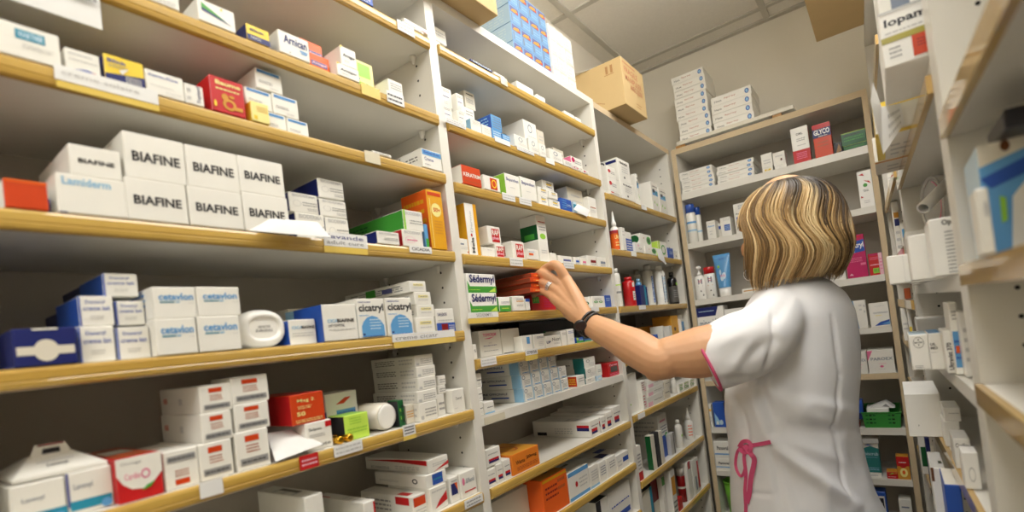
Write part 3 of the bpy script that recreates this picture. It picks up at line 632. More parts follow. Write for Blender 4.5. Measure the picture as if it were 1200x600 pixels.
f2 = c(548,560,124,'cream carton with black top lettering',ph.replace('v','k'),sb=.04,d=.06); c(546,558,105,'cream carton with black top lettering','F c;r .15 .8 .8 .86 k;l .1 .3 .8 .6 g 3',on=f2,d=.06)
c(553,565,138,'white carton with a light blue side','l .15 .6 .9 .9 h 3;S l',sb=.003,d=.035); c(566,577,145,'plain white carton beside the light blue ones','l .2 .3 .9 .8 h 3',sb=.003,d=.035)
u0_ = c(578,589,150,'light blue carton in the bottom pair','F B;l .1 .2 .9 .9 L 4;S b',sb=.008,d=.06); u1_ = c(590,599,156,'light blue carton in the bottom pair','F B;l .1 .2 .9 .9 L 4;S b',sb=.008,d=.06)
c(577,589,133,'larger light blue carton on top of a pair','F B;l .1 .1 .9 .9 s 5;S b;sl .1 .1 .9 .9 l 4',z=u0_['zt']+.0004,sb=.01,d=.09)
ey = 'o .3 .5 .62 .86 s .75;l .25 .2 .9 .4 h 2'
m0 = c(601,619,155,'white carton with a faint round swirl',ey,sb=.006,d=.07); m1 = c(621,632,161,'white carton with a faint round swirl',ey,sb=.006,d=.07); c(633,641,167,'white carton with a faint round swirl',ey,sb=.006,d=.07)
c(616,631,139,'large white carton with a dark swirl on its side',ey+';so .1 .25 .5 .75 s .6;so .2 .35 .4 .65 k .5',z=max(m0['zt'],m1['zt'])+.0004,sb=.02,d=.11)
c(632,640,151,'cream carton behind the large white one','F c;l .2 .5 .8 .8 h 2',z=max(m0['zt'],m1['zt'])+.0004,sb=.035,d=.06)
c(645,660,173,'white carton with a pale ring on its front',ey,sb=.006,d=.035); c(652,664,172,'cream carton standing behind another','F c;l .2 .6 .9 .9 g 2',sb=.06,d=.06)
c(661,671,186,'small white carton with grey print','l .2 .3 .9 .8 g 3',sb=.006,d=.05)
n0 = c(672,682,194,'white carton with a magenta ring under another','o .05 .3 .6 .9 m .6;l .6 .2 .95 .5 g 2;S P',sb=.006,d=.06); c(670,683,182,'white carton with magenta marks on top','l .3 .3 .9 .7 g 2;e .02 .4 .3 .9 m;S p',on=n0,d=.07)
c(683,690,198,'narrow white carton with a magenta spot','e .1 .3 .5 .7 m;l .5 .3 .9 .6 g 2',sb=.006,d=.05)
on_left('m','C','third shelf'+MBY)
c(543,565,192,'red-orange carton with white capitals','F O;T .06 .42 .96 .62 w KERATRIM;l .1 .12 .9 .24 q 1;S w;se .4 .3 .6 .6 k',d=.075)
c(568,587,204,'white carton with an orange loop on a red square','r .38 .1 .8 .88 O;o .46 .2 .76 .8 y .7;S w',d=.08)
bp = 't .08 .62 .9 .82 v Bepanthen;l .3 .35 .6 .42 h 1'
c(594,611,202,'broad white carton with a leaf-green side',bp+';S G;sl .2 .1 .8 .9 e 5',d=.12); c(612,630,206,'broad white carton beside the green-sided one',bp,d=.12)
gv = 'r .3 .62 .75 .74 y;t .3 .75 .8 .9 n Guro;l .3 .4 .8 .55 n 1'
v0_ = c(632,643,228,'small white carton with yellow stripe and navy lettering',gv,sb=.01,d=.05); v1_ = c(645,657,233,'small white carton with yellow stripe and navy lettering',gv,sb=.008,d=.05)
zz = max(v0_['zt'],v1_['zt'])+.0004; v2_ = c(631,643,218,'small white carton with yellow stripe and navy lettering',gv,z=zz,sb=.011,d=.05); v3_ = c(644,654,223,'small white carton with yellow stripe and navy lettering',gv,z=zz,sb=.01,d=.05)
c(637,650,210,'small cream carton with yellow stripe topping the pile',gv,z=max(v2_['zt'],v3_['zt'])+.0004,sb=.03,d=.05)
c(658,671,231,'bright blue carton with pale flecks','F b;l .1 .2 .5 .9 B 4;l .5 .4 .9 .6 L 2;S b',sb=.004,d=.05); c(673,677,236,'thin turquoise and white carton','F L;r 0 .4 1 .8 t',sb=.004,d=.04)
c(668,686,218,'tall cream carton behind the price card','F c;r .1 .55 .9 .58 h;l .2 .7 .8 .8 h 1;S w',sb=.03,d=.08); c(689,701,229,'tall white carton with an orange line by the post','r .15 .52 .85 .56 q;l .2 .3 .8 .45 h 2',sb=.012,d=.06)
on_left('m','D','fourth shelf'+MBY)
q = c(540,550,279,'white carton under the yellow-sided one','r .1 .6 .5 .7 s;l .1 .3 .9 .5 h 2;r .8 .1 .9 .2 r',sb=.004,d=.04)
c(551,564,237,'tall white carton with golden yellow edges','F W;r .72 0 1 1 Y;v .3 .45 .5 .85 h Dermo;V .25 .05 .5 .35 x Mela;e .25 .36 .4 .42 r;S Y;sr .0 .1 .3 .9 W',sb=.008,d=.05)
rp = 'r .28 .12 .88 .86 r;T .32 .5 .84 .8 w RAP;T .32 .2 .84 .44 P phen;sr .2 .25 .55 .8 r;sl .25 .3 .5 .7 w 3'
w0 = c(565,581,289,'long white carton beneath the red square one','t .45 .7 .75 .8 h Baume',sb=.01,d=.06); w1 = c(582,592,286,'white carton with a red square print, lower of two','r .1 .12 .9 .86 r;T .14 .5 .86 .8 w RAP;T .14 .2 .86 .44 P phen',sb=.01,d=.06)
c(573,588,264,'white carton with a red square print, upper of two',rp,z=max(w0['zt'],w1['zt'])+.0004,sb=.012,d=.06)
c(602,616,282,'cube-like white carton with red square prints',rp,sb=.003,d=.05)
c(617,632,291,'low white carton with a small orange print','r .1 .4 .5 .6 o;l .1 .7 .6 .8 B 1',sb=.006,d=.05)
w2 = c(634,645,281,'white carton under the green one','l .2 .4 .8 .6 h 2',sb=.012,d=.055)
c(631,642,250,'tall white carton with a dark green side','l .15 .7 .9 .8 r 1;l .2 .4 .9 .6 g 2;e .2 .08 .8 .3 G;S w;sr 0 .05 1 .62 E;sr .2 .1 .8 .3 e',z=w2['zt']+.0005,sb=.02,d=.055)
c(646,653,296,'small white carton beside the tall one','',sb=.008,d=.05)
for xl, xr, yt, col, nm in ((655,671,299,'v','navy'),(673,680,301,'b','blue'),(681,688,302,'p','pink'),(689,700,299,'R','dark red'),(701,711,301,'s','grey')):
    c(xl,xr,yt,'small white carton with %s printing'%nm,'r .35 .35 .9 .6 %s;l .3 .1 .9 .3 g 2'%col,sb=.008,d=.06)
on_left('m','E','fifth shelf'+MBY)
sd = 'F W;r 0 0 1 .34 e;p e 0,.34 0,.62 .08,.34;T .08 .42 .95 .94 n S\u00e9dermyl;l .05 .12 .4 .2 f 1;p f .7,.05 .95,.28 .95,.05'
q = c(547,584,343,'white carton with blue lettering over a green band, lower of two',sd,d=.05); c(545,582,320,'white carton with blue lettering over a green band, upper of two',sd,on=q,d=.05)
c(586,599,348,'small white and green carton beside the lettered pair','F W;r 0 0 1 .42 e;l .2 .55 .9 .7 s 2;l .2 .15 .8 .3 f 1;S e',d=.05)
c(602,616,347,'white carton with grey lines next to the red one','r .3 .62 .9 .68 a;l .3 .72 .9 .85 s 2;l .3 .3 .85 .45 g 2;S w',d=.05); c(617,622,350,'white carton with a blue top','F w;r 0 .75 1 1 b',d=.05)
c(624,652,346,'dark red carton with a green price sticker','F r;r .05 .5 .32 .9 e;T .1 .6 .28 .8 G 311;l .5 .2 .9 .8 m 4;S r;U r',sb=.03,d=.08)
zz = cur.items[-1]['zt']+.0004
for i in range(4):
    c(622+i%2,649+i%3,0,'orange-red carton, one of the pile between the fingers','F O;r .1 .2 .9 .7 o;l .2 .3 .8 .6 i 1;S 6;U 6;sl .15 .3 .8 .7 q 2',z=zz+i*.0125,h=.0121,sb=-.018+.004*(i%2),d=.19)  # sides and lids browned: the shelf's shade is put into their colour
c(680,692,348,'white carton with a green oval','o .3 .3 .9 .6 E .6',sb=.02,d=.05); c(693,709,347,'white carton with two green leaf marks','o .15 .4 .45 .6 e .5;o .55 .4 .85 .6 e .5;l .2 .7 .8 .8 g 1',sb=.012,d=.05); c(710,717,346,'small bright blue carton by the post','F b;l .2 .5 .8 .8 L 2;S w',sb=.01,d=.04)
on_left('m','F','sixth shelf'+MBY)
c(553,560,404,'small white carton with one dark letter','T .35 .45 .7 .65 k Q',sb=.002,d=.03)
c(564,589,388,'large white carton with pink capitals','F w;T .18 .76 .78 .88 p TOPICREM;p p .2,.68 .7,.74 .45,.66;t .4 .48 .55 .54 h 250;l .15 .38 .8 .44 v 1;l .15 .18 .8 .24 g 1;S w',sb=.036,d=.18); c(590,611,386,'plain white carton joined to the pink-lettered one','F w;r .05 .01 .6 .04 k',sb=.037,d=.18)
c(613,625,394,'white carton with a blue rectangle','r .45 .45 .75 .9 B;S w',sb=.01,d=.07); c(627,639,392,'white carton with grey lines at its top','l .3 .7 .95 .85 s 2;l .4 .2 .9 .5 h 3;S w',sb=.01,d=.07)
c(641,658,394,'white carton with bold navy lettering','T .02 .35 .3 .55 n LIP;t .4 .5 .95 .8 x Nutri;l .5 .2 .9 .35 g 2',sb=.006,d=.07); c(659,665,388,'narrow white carton with top print','l .2 .7 .9 .9 g 2',sb=.006,d=.07); c(666,674,386,'narrow white carton with blue top print','l .2 .7 .9 .9 b 2;l .3 .2 .8 .4 h 2',sb=.006,d=.07)
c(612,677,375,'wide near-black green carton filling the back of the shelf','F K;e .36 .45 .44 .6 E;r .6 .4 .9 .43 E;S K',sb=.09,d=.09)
c(676,684,396,'lime green and blue carton','F b;r 0 0 1 .4 e;r 0 .5 .3 1 f;l .4 .3 .9 .7 L 3',sb=.006,d=.06); c(685,693,398,'green and blue carton nearly hidden by the wrist','F b;r 0 0 1 .5 e;l .2 .55 .8 .8 L 2',sb=.006,d=.06); c(703,717,383,'pale blue carton beside the post','F l;l .2 .3 .8 .7 b 2',sb=.02,d=.06)
on_left('m','G','seventh shelf'+MBY)
va = 'o .12 .62 .42 .92 s .7;l .3 .25 .85 .6 g 4;r .3 .08 .9 .14 B;r 0 0 .06 1 l;S w;sr .86 0 1 1 l;st .22 .58 .76 .74 n VASELINE OFFICINALE;st .22 .34 .4 .46 n CODEX;sr .5 .3 .78 .4 b;so .02 .5 .14 .9 t .8'
va0 = cur.fr.a_at(614.5, cur.z, .012); vw_ = (cur.fr.a_at(667, cur.z, .012)-va0)/5; zv = cur.z
vh = (cur.fr.z_at(424, va0-.002, .012)-zv)/3
for li, (n_, da) in enumerate(((5,0),(5,-.002),(4,-.004))):
    for ci in range(n_): c(614+ci, 630, 0, 'white carton with a ring and pale blue side', va, A=(va0+da+ci*vw_, va0+da+(ci+1)*vw_-.0006), z=zv+li*(vh+.0002), h=vh-.0003, sb=.012+.001*li, d=.2)
hp = 'l .3 .45 .9 .6 k 1;l .3 .2 .7 .3 h 1'
h0 = c(555,567.5,473,'small white carton peeping out behind the post',hp,sb=.004,d=.04); h1 = c(555,566.5,456,'small white carton peeping out behind the post',hp,on=h0,d=.04); c(554,565.5,439,'small white carton peeping out behind the post',hp,on=h1,d=.04)
c(568.5,580,472,'small white carton beside the three behind the post',hp+';r 0 0 1 .12 l',sb=.004,d=.04)
gb = 'o .2 .5 .5 .8 g .7;l .4 .2 .9 .5 h 3;S w;sr .7 0 1 1 T;sl .1 .3 .6 .5 k 1'
g0 = c(687,698,444,'white carton with a teal side, in a stack',gb,sb=.006,d=.12); g1 = c(687,699,432,'white carton with a teal side, in a stack',gb,on=g0,d=.12); c(685,698,420,'white carton with a teal side, in a stack',gb,on=g1,d=.12)
g2 = c(700,706,441,'narrow white and blue carton next to the teal stack','F L;e .2 .3 .8 .6 w',sb=.006,d=.06); c(700,706,428,'narrow white carton over the white and blue one','l .2 .3 .8 .6 g 2',on=g2,d=.06)
c(677,686,441,'white carton with an orange-red side','l .2 .4 .9 .8 g 2;S O;sl .1 .2 .9 .8 y 4',sb=.004,d=.05)
c(714,726,426,'red carton with a dark window','F r;r .2 .3 .85 .7 x;T .15 .75 .9 .9 P Fervex;l .1 .05 .9 .25 p 2;S r',sb=.01,d=.06)
on_left('m','H','eighth shelf'+MBY)
rb = 'r .15 .3 .85 .42 r;r .15 .18 .85 .3 n;l .15 .62 .8 .75 g 1'
h0 = c(572,583,552,'white carton with a red and navy band, in the corner pile',rb,sb=.006,d=.06); h1 = c(584,591,545,'white carton with a red and navy band, in the corner pile',rb,sb=.006,d=.06); c(592,600,540,'white carton with a red and navy band, in the corner pile',rb,sb=.006,d=.06)
c(571,590,528,'white carton with a red and navy band, topping the corner pile',rb,z=max(h0['zt'],h1['zt'])+.0004,sb=.01,d=.07)
c(602,633,534,'glossy orange carton with dark lettering','F 7;T .12 .45 .45 .65 d Wama;T .5 .5 .9 .7 d 20mg;l .15 .15 .9 .35 q 3;S 7;U a;uo .2 .2 .7 .8 q .8',sb=.004,d=.11)
lg = 'r .12 .32 .7 .5 r;r .12 .18 .7 .32 n;l .12 .6 .9 .75 g 1;sr .78 .4 .98 .6 n;sr .78 .6 .98 .75 r;sl .4 .2 .7 .6 h 3;sr .08 .1 .25 .3 k;ul .1 .2 .6 .5 h 2'
for xl, xr, yt in ((693,704,494),(706,711,489),(712,719,484),(720,729,478)): c(xl,xr,yt,'long flat white carton with a red and navy end, in a row',lg,sb=.008,d=.2)
on_left('m','I','ninth shelf'+MBY)
c(580,622,590,'row of pale cartons seen from above','F c;ur .1 .1 .9 .2 h',sb=.05,d=.12)
c(625,668,572,'orange carton with a yellow top under the long white one','F o;l .1 .4 .6 .8 R 3;l .6 .5 .9 .9 q 2;r .02 .9 .98 .97 Y;S o;U a;uo .3 .2 .8 .8 d .8',sb=.006,d=.14)
bw = 'r 0 .85 1 1 B;r 0 0 1 .12 B;e .3 .4 .42 .6 r;l .5 .3 .9 .7 h 3;U w;ul .2 .2 .8 .6 x 3'
c(669,692,556,'broad white carton with blue borders',bw,sb=.006,d=.2); c(693,703,548,'white carton with a blue side stripe','l .2 .3 .9 .8 h 4;r 0 0 1 .1 l;U w',sb=.006,d=.2); c(704,712,543,'white carton with a dotted front','l .2 .3 .9 .8 s 4;U w',sb=.006,d=.2)
c(713,723,538,'white carton with navy top print','l .3 .4 .9 .8 g 3;U w;ur .1 .1 .9 .3 n',sb=.006,d=.16); c(724,738,535,'white carton with navy lettering beside the post','r .5 .4 .95 .7 b;l .1 .2 .4 .7 h 2;U w;ur .1 .6 .9 .8 b',sb=.006,d=.12)
on_left('m','J','tenth shelf'+MBY)
c(703,716,590,'white carton with a black flap','F w;r 0 .5 .4 1 k;l .3 .1 .9 .4 b 2;U k',sb=.01,d=.13); c(717,742,579,'rounded white carton with blue print','l .1 .5 .9 .6 b 1;r .3 .15 .9 .3 b;U w',sb=.01,d=.16)
# ---------------------------------------------------------------- corner bay
on_left('c','B','top shelf'+CBY)
t0 = c(715,727,222,'small white carton with a red spot','e .1 .4 .4 .7 r;l .4 .3 .9 .6 g 2',sb=.006,d=.05); t1 = c(714,724,206,'small white carton with a red spot','e .1 .4 .4 .7 r;l .4 .3 .9 .6 g 2',on=t0,d=.05); c(712,722,193,'small white carton with a red spot','e .1 .4 .4 .7 r;l .4 .3 .9 .6 g 2',on=t1,d=.05)
bo = 'T .2 .78 .8 .9 k boxis;l .3 .4 .8 .7 h 3;r .4 .15 .5 .25 x'
t0 = c(729,745,211,'tall white carton with black lettering, lower of two',bo,sb=.006,d=.07); c(726,740,184,'tall white carton with black lettering, upper of two',bo+';so .2 .7 .45 .95 k .6;sr .5 .8 .95 .92 n',on=t0,d=.09)
c(741,747,205,'slim white carton with a blue picture','r .1 .3 .9 .7 B;r .1 .3 .9 .42 n',sb=.04,d=.05)
ph = 'r .15 .55 .9 .72 B;r .2 .64 .5 .76 k;r .55 .6 .85 .7 t;e .55 .2 .68 .3 G;e .25 .25 .35 .36 G;l .2 .82 .9 .9 x 1'
c(749,764,203,'white carton with blue picture tiles and green spots',ph,sb=.004,d=.06); c(766,774,212,'white carton with blue picture tiles, second of the row',ph,sb=.004,d=.06); c(775,783,219,'white carton with blue picture tiles, third of the row',ph,sb=.004,d=.06)
on_left('c','C','second shelf'+CBY)
bottle(717,729,248,'white nozzle bottle with an orange and magenta label','nozzle','w','W','.04 .5 o;.44 .52 m',letters='t .2 .3 .8 .4 i Ultra;l .25 .12 .8 .25 i 2')
c(731,735,266,'slim white carton beside the nozzle bottle','l .2 .6 .8 .9 h 2',sb=.006,d=.03); c(735,742,271,'white carton with deep blue lettering','F w;r 0 .05 1 .65 b;l .1 .1 .9 .6 w 4',sb=.004,d=.05)
fgs = 'e .55 .15 .95 .85 e;e .62 .3 .85 .7 E;r .3 .6 .36 .7 q'
z0 = c(743,755,283,'white carton lower in the green-mark pile','l .4 .3 .8 .5 x 2;e .3 .6 .5 .8 P',sb=.006,d=.05); z1 = c(757,770,288,'white carton with a green round mark, lower',fgs,sb=.006,d=.05)
c(751,764,273,'white carton with a green round mark, upper',fgs+';se .1 .2 .9 .9 E',z=max(z0['zt'],z1['zt'])+.0004,sb=.012,d=.05)
c(773,783,282,'white carton with a lime green side','o .3 .2 .8 .8 e .7;S f;r 0 0 .2 1 f',sb=.012,d=.05); c(784,790,290,'small bright blue carton','F b;l .2 .4 .8 .7 L 2',sb=.008,d=.05); c(791,796,293,'small white carton with a spot at the far end','e .4 .3 .6 .5 k',sb=.008,d=.05)
on_left('c','D','third shelf'+CBY)
bottle(721,731,315,'white tube-like bottle with a lime line','round','w','w','.55 .58 f;.35 .4 g')
bottle(732,747,325,'red bottle with small white label patches','round','r','r','',letters='r .52 .65 .72 .8 w;r .5 .2 .72 .5 w;l .54 .25 .7 .45 k 3')
bottle(747.5,755,327,'light blue bottle with green dots','round','B','l','.3 .6 l',letters='e .4 .6 .5 .66 G;e .5 .45 .6 .5 G',sb=.026)
c(752,759,334,'navy blue carton with teal edge','F n;r .7 0 1 1 t;S n',sb=.003,d=.03); c(760,766,336,'navy blue carton with pale lettering','F n;l .2 .2 .8 .8 B 4;r .8 0 1 1 B',sb=.003,d=.03)
bottle(746,756,312,'white pump bottle behind the blue ones','round','c','c','',sb=.14); bottle(757,763,315,'slim white bottle at the back','round','c','c','',sb=.15)
vb = 'r .52 .08 .75 .72 b;V .54 .1 .72 .7 L Hydralin'
bottle(757,769.5,311,'white bottle with an upright blue strip','round','w','w','',sb=.045,letters=vb); bottle(770.5,783.5,312,'large white bottle with bold upright blue lettering','round','W','w','',letters='r .4 .05 .75 .74 n;V .42 .08 .73 .7 L DERMACALM;r .1 .2 .35 .42 W',sb=.006)
bottle(785,796.5,319,'black bottle with a grey label and green tag','bottle','K','K','.06 .55 x',letters='r .55 .58 .8 .66 G;l .25 .2 .7 .45 g 4')
on_left('c','E','fourth shelf'+CBY)
c(741,746,383,'white carton beyond the red one, above the forearm','',sb=.006,d=.08)
c(752,778,384,'long golden carton lying at the back','F a;r .9 0 1 1 d',sb=.1,d=.06)
for px, pr in ((754,761),(765,773),(773,781)): bottle(px,pr,392,'squat jar with a royal blue lid','jar','w','b','.1 .3 r',name='jar',cat='jar',sb=.03 if px < 760 else .012)
c(779,786,382,'white carton with blue upright letters above the arm','v .1 .2 .35 .85 b Biotic;l .5 .1 .6 .9 h 1',sb=.006,d=.05); c(787,790,382,'thin white carton beside the blue-lettered one','',sb=.006,d=.05)
c(790,798,370,'tall mustard yellow carton','F Y;e .3 .5 .6 .62 d;S a',sb=.014,d=.08); c(799,803,369,'tall white carton at the far end','',sb=.02,d=.06); c(801,805,374,'slim white carton with blue and red marks','r .2 .5 .8 .9 B;r .2 .1 .9 .45 p',sb=.003,d=.016)
on_left('c','F','fifth shelf'+CBY)
c(737,750,440,'tall plain white carton beside the post','e .2 .2 .3 .25 G',sb=.02,d=.06)
b0_ = c(753,759,462,'white carton with pink flowery print','l .1 .2 .6 .9 r 4;l .4 .1 .9 .5 p 3',sb=.004,d=.05); c(752,758,447,'white carton with red flowery print','l .1 .2 .6 .9 R 4;l .4 .1 .9 .5 p 3',on=b0_,d=.05)
pk = 'r 0 .05 .3 .45 P;l .4 .4 .9 .55 x 1'
y0_ = c(760,778,466,'flat white carton with a pink band, in a stack',pk,sb=.004,d=.07); y1_ = c(760,778,456,'flat white carton with a pink band, in a stack',pk,on=y0_,d=.07); c(760,778,446,'flat white carton with a pink band, in a stack',pk,on=y1_,d=.07)
y0_ = c(779,786,456,'cream carton in the small pair','F c;l .2 .5 .9 .7 x 1',sb=.006,d=.06); c(779,786,447,'cream carton in the small pair','F c;l .2 .5 .9 .7 x 1',on=y0_,d=.06)
bottle(787,794,443,'plain white round tub','round','w','w','',sb=.012)
for xl, xr, yt in ((795,801,451),(802,808,448),(809,815,445)): c(xl,xr,yt,'white carton with green lettering under the arm','T .1 .2 .9 .6 e Oo;l .1 .7 .9 .9 G 1',sb=.006,d=.05)
on_left('c','G','sixth shelf'+CBY)
c(745,755,527,'narrow white carton with a red base','r .1 0 .9 .25 r;l .2 .3 .8 .8 g 5',sb=.004,d=.04)
c(776,786,488,'broad white carton with a blue lower front','r .1 0 1 .5 b;e .6 .42 .9 .55 e;l .2 .8 .8 .9 p 1;l .2 .55 .9 .75 s 3;S w;sl .1 .5 .9 .9 h 4',sb=.03,d=.12)
c(767,771,511,'white carton with a dark green side','F c;S E',sb=.004,d=.022); c(772,776,508,'black carton between white ones','F k;S k',sb=.004,d=.022); c(777,780,506,'narrow white carton in front of the broad one','F c',sb=.004,d=.022)
c(788,793,509,'small white carton with a dark edge','F h;r .6 0 .8 1 x',sb=.012,d=.04)
bottle(793,802,492,'white bottle with a lime mark','bottle','w','w','',letters='e .5 .4 .7 .5 G'); bottle(787,795,478,'white dropper bottle at the back','nozzle','c','c','',sb=.15)
bottle(804,814.5,478,'white nozzle bottle with orange writing','nozzle','w','w','.1 .4 w',letters='l .1 .1 .5 .5 o 4',sb=.012); bottle(815,820,485,'slim white nozzle bottle by the corner','nozzle','c','c','',sb=.06)
on_left('c','H','seventh shelf'+CBY)
c(768,780,565,'dark red carton with a white label','F R;r .1 .2 .9 .5 c;S K',sb=.04,d=.06); c(781,784,560,'slim white and green carton','F w;r 0 .8 1 1 e',sb=.02,d=.06)
c(787,796,556,'white carton with a golden panel','F w;r .1 .45 .9 .85 a;l .1 .05 .9 .35 x 3',sb=.004,d=.04); c(797,801,585,'small red carton','F r',sb=.004,d=.03)
c(786,792,543,'tall white carton behind the golden one','F c',sb=.06,d=.05); bottle(796,806,548,'dark red bottle with a white lid','spray','R','w','.4 .46 c',sb=.012)
c(807,814,545,'tall white carton with a red top corner','r .2 .8 .8 1 r',sb=.004,d=.05); c(815,822,541,'tall white carton with a red upright edge','r .7 .1 .95 .9 r;r .3 .1 .5 .5 s',sb=.004,d=.05)
c(745,770,590,'teal edged flat carton','F c;r .8 0 1 1 t;U k',sb=.01,d=.1)
# ---------------------------------------------------------------- end-wall unit
def on_back(nm, where): s = UN['b'][2][nm]; shelf(FB, s[2]+.0004, where, .245, -.958*S, -.0085*S, next_up('b', s[2]))
EW = ' of the end-wall unit'
on_back('1','top shelf'+EW)
fl = 't .08 .3 .26 .55 x Hexa;t .32 .42 .62 .62 q Spray;o .84 .22 .94 .8 b .5;e .86 .3 .92 .7 l'
def flat_stack(n, xl, xr, ytop, look, sb=.008, d=.14, on=None, base=None):
    fr = cur.fr; z0 = (on['zt'] if on else cur.z) if base is None else base
    a = fr.a_at(xl, z0, sb); b = fr.a_at(xr, z0, sb); zt = fr.z_at(ytop, a, sb); hh = (zt-z0)/n; o = None
    for i in range(n):
        j = random.uniform(-.004, .004)
        o = c(xl, xr, 0, look, fl, A=(a+j, b+j), z=z0+i*hh+.0002*(i > 0), h=hh-.0004, sb=sb+random.uniform(0,.003), d=d)
    return o
flat_stack(5,800,838,203,'flat white slab carton with a blue ring')
flat_stack(4,842,885,196,'flat white slab carton with a blue ring, in the second stack')
q = c(894,906,197,'white carton with a yellow star mark, lower in the cube pile','F w;r .2 .15 .8 .5 y;e .35 .25 .6 .45 w;l .2 .7 .8 .85 h 2',d=.06); c(893,906,182,'white carton topping the starred one','l .2 .2 .8 .6 h 2',on=q,d=.06)
q = c(908,922,195,'small white carton, lower of the second cube pair','l .4 .3 .8 .5 h 1',d=.06); c(907,921,180,'small white carton with a brown spot, upper of the second cube pair','e .6 .3 .75 .5 d;l .2 .6 .8 .8 h 1',on=q,d=.06)
c(931,951,152,'tall white carton with a red lower third','F W;r 0 0 1 .36 r;l .3 .6 .8 .7 g 2;r .3 .48 .8 .5 h;T .3 .78 .7 .84 x ORL;l .2 .1 .8 .3 p 4;S r',sb=.01,d=.05)
c(956,977,148,'tall red-orange carton with a navy brand panel','F O;r 0 .6 1 .86 n;T .06 .68 .94 .84 W GLYCO;l .3 .61 .8 .66 w 1;r 0 .88 1 1 r;l .2 .3 .8 .5 q 2;S r',sb=.012,d=.06)
q = None
gy = 'F E;l .1 .3 .9 .7 e 2;l .1 .7 .8 .9 K 1;r 0 .96 1 1 f'
q = c(989,1019,172,'flat dark green carton, lower of two',gy,sb=.012,d=.08,); c(987,1017,158,'flat dark green carton, upper of two',gy,on=q,d=.08)
c(979,988,168,'dark crumpled pouch beside the green cartons','F k;p D .1,.1 .9,.3 .6,.9;S k',sb=.04,d=.05,name='pouch',cat='pouch')
on_back('2','second shelf'+EW)
bottle(808,819,240,'white spray can with a royal blue cap','spray','w','b','.3 .34 l;.5 .55 B',name='spray_can',cat='can'); bottle(818,825,243,'slim white spray can with a royal blue cap behind','spray','w','b','.3 .34 l',sb=.05,name='spray_can',cat='can')
c(830,840,260,'slim white carton with pale blue lettering','T .1 .66 .9 .76 B Aero;l .3 .2 .6 .5 h 2;r .1 .86 .9 .88 h',d=.06)
q = c(843,847,262,'narrow white carton behind the blue-square one','r .2 .6 .9 .8 b',sb=.04,d=.04)
c(846,858,256,'white carton with a blue square','l .3 .8 .9 .95 h 2;r .35 .28 .9 .6 b;l .4 .32 .85 .55 L 3',sb=.006,d=.06)
c(863,882,240,'tall white carton with a blue panel, half behind the hair','F w;l .3 .8 .9 .95 s 3;r .12 .2 .8 .55 b;r .2 .3 .5 .5 w;T .12 .62 .85 .68 x Respimat',d=.06)
c(1009,1027,202,'tall white carton with red swoosh and green sticker','F W;p r .1,.9 .5,.86 .4,.93;p r .4,.74 .9,.62 .8,.7;e .35 .55 .65 .65 e;T .3 .42 .7 .48 g TENA;p r .1,.32 .3,.28 .12,.26;l .3 .1 .7 .2 h 2',d=.06)
on_back('3','third shelf'+EW)
bottle(815,828,312,'white pump bottle with a small red logo','pump','W','W','',letters='r .34 .45 .66 .6 s;l .36 .48 .64 .58 r 2;r .3 .38 .7 .4 h;e .45 .22 .55 .26 k;p k .6,.1 .72,.1 .68,.16',name='pump_bottle')
bottle(828,841,313,'white bottle with a red cap','spray','W','r','',letters='r .34 .5 .66 .68 s;l .36 .53 .64 .65 r 2;r .3 .4 .7 .42 a;e .45 .22 .55 .26 k;p k .6,.06 .72,.06 .66,.14')
def tube_item():
    fr = cur.fr; z = cur.z; sb = .03; a0 = fr.a_at(844, z, sb); a1 = fr.a_at(858, z, sb); ac = (a0+a1)/2; h = fr.z_at(301, fr.a_at(835, z, sb), sb)-z; r = (a1-a0)/2
    e = empty('cosmetic_tube', fr.pt(ac, sb, z), 0); mb = MB(); n = 28; rings = []
    for k in range(9):
        f = k/8; rx = r*(1.0+.45*f); ry = r*(1-f*.97)*.95+.001; zz = .2*h+.8*h*f
        rings.append([(rx*math.cos(2*PI*i/n)-.0, ry*math.sin(2*PI*i/n), zz) for i in range(n)])
    vs = [v for q in rings for v in q]; mb.add(vs, [(k*n+i, k*n+(i+1) % n, (k+1)*n+(i+1) % n, (k+1)*n+i) for k in range(8) for i in range(n)]+[tuple(range(8*n, 9*n))], plastic('B'), True)
    def fr2(u, v, l):
        f = max(0, min(1, (v-.2)/.8)); rx = r*(1+.45*f); ry = r*(1-f*.97)*.95+.001; x = (u-.5)*1.7*rx; return Vector((x, -ry*math.sqrt(max(0, 1-(x/rx)**2))-l-.0004, v*h))
    art(mb, ['e .25 .5 .42 .64 L','e .3 .36 .6 .5 L','e .45 .4 .78 .56 L'], fr2, 1, 1); art(mb, ['t .3 .46 .7 .52 p Saforelle'], lambda u, v, l: fr2(u, v, l+.0006), 1, 1); art(mb, ['l .3 .86 .7 .92 b 2','r .15 .68 .32 .74 G','r .2 .7 .24 .715 E'], fr2, 1, 1)
    mb.obj('tube_body', e); mc = MB(); mc.lathe([(r*.85,0),(r*.9,.002),(r*.95,.2*h)], plastic('W'), 24, sx=1.05, sy=.95); mc.obj('cap', e)
    note(e, 'light blue squeeze tube standing on its white cap', 'tube', px=844, z=z); cur.items.append(dict(a0=a0,a1=a1,z0=z,zt=z+h,sb=sb-r,d=2*r,look='tube'))
tube_item()
c(870,890,339,'small white and orange carton beside the neck','F w;r .1 .4 .9 .6 a',sb=.03,d=.05)
q = c(966,978,313,'white carton under the yellow one','l .2 .4 .8 .6 h 2',d=.06); c(978,992,309,'white carton with fine lines, right under the yellow tin','l .2 .3 .8 .7 h 2',d=.06)
c(974,991,303,'yellow carton with a dotted pattern','F y;l .2 .2 .8 .8 a 4',z=cur.items[-1]['zt']+.0004,sb=.008,d=.05)
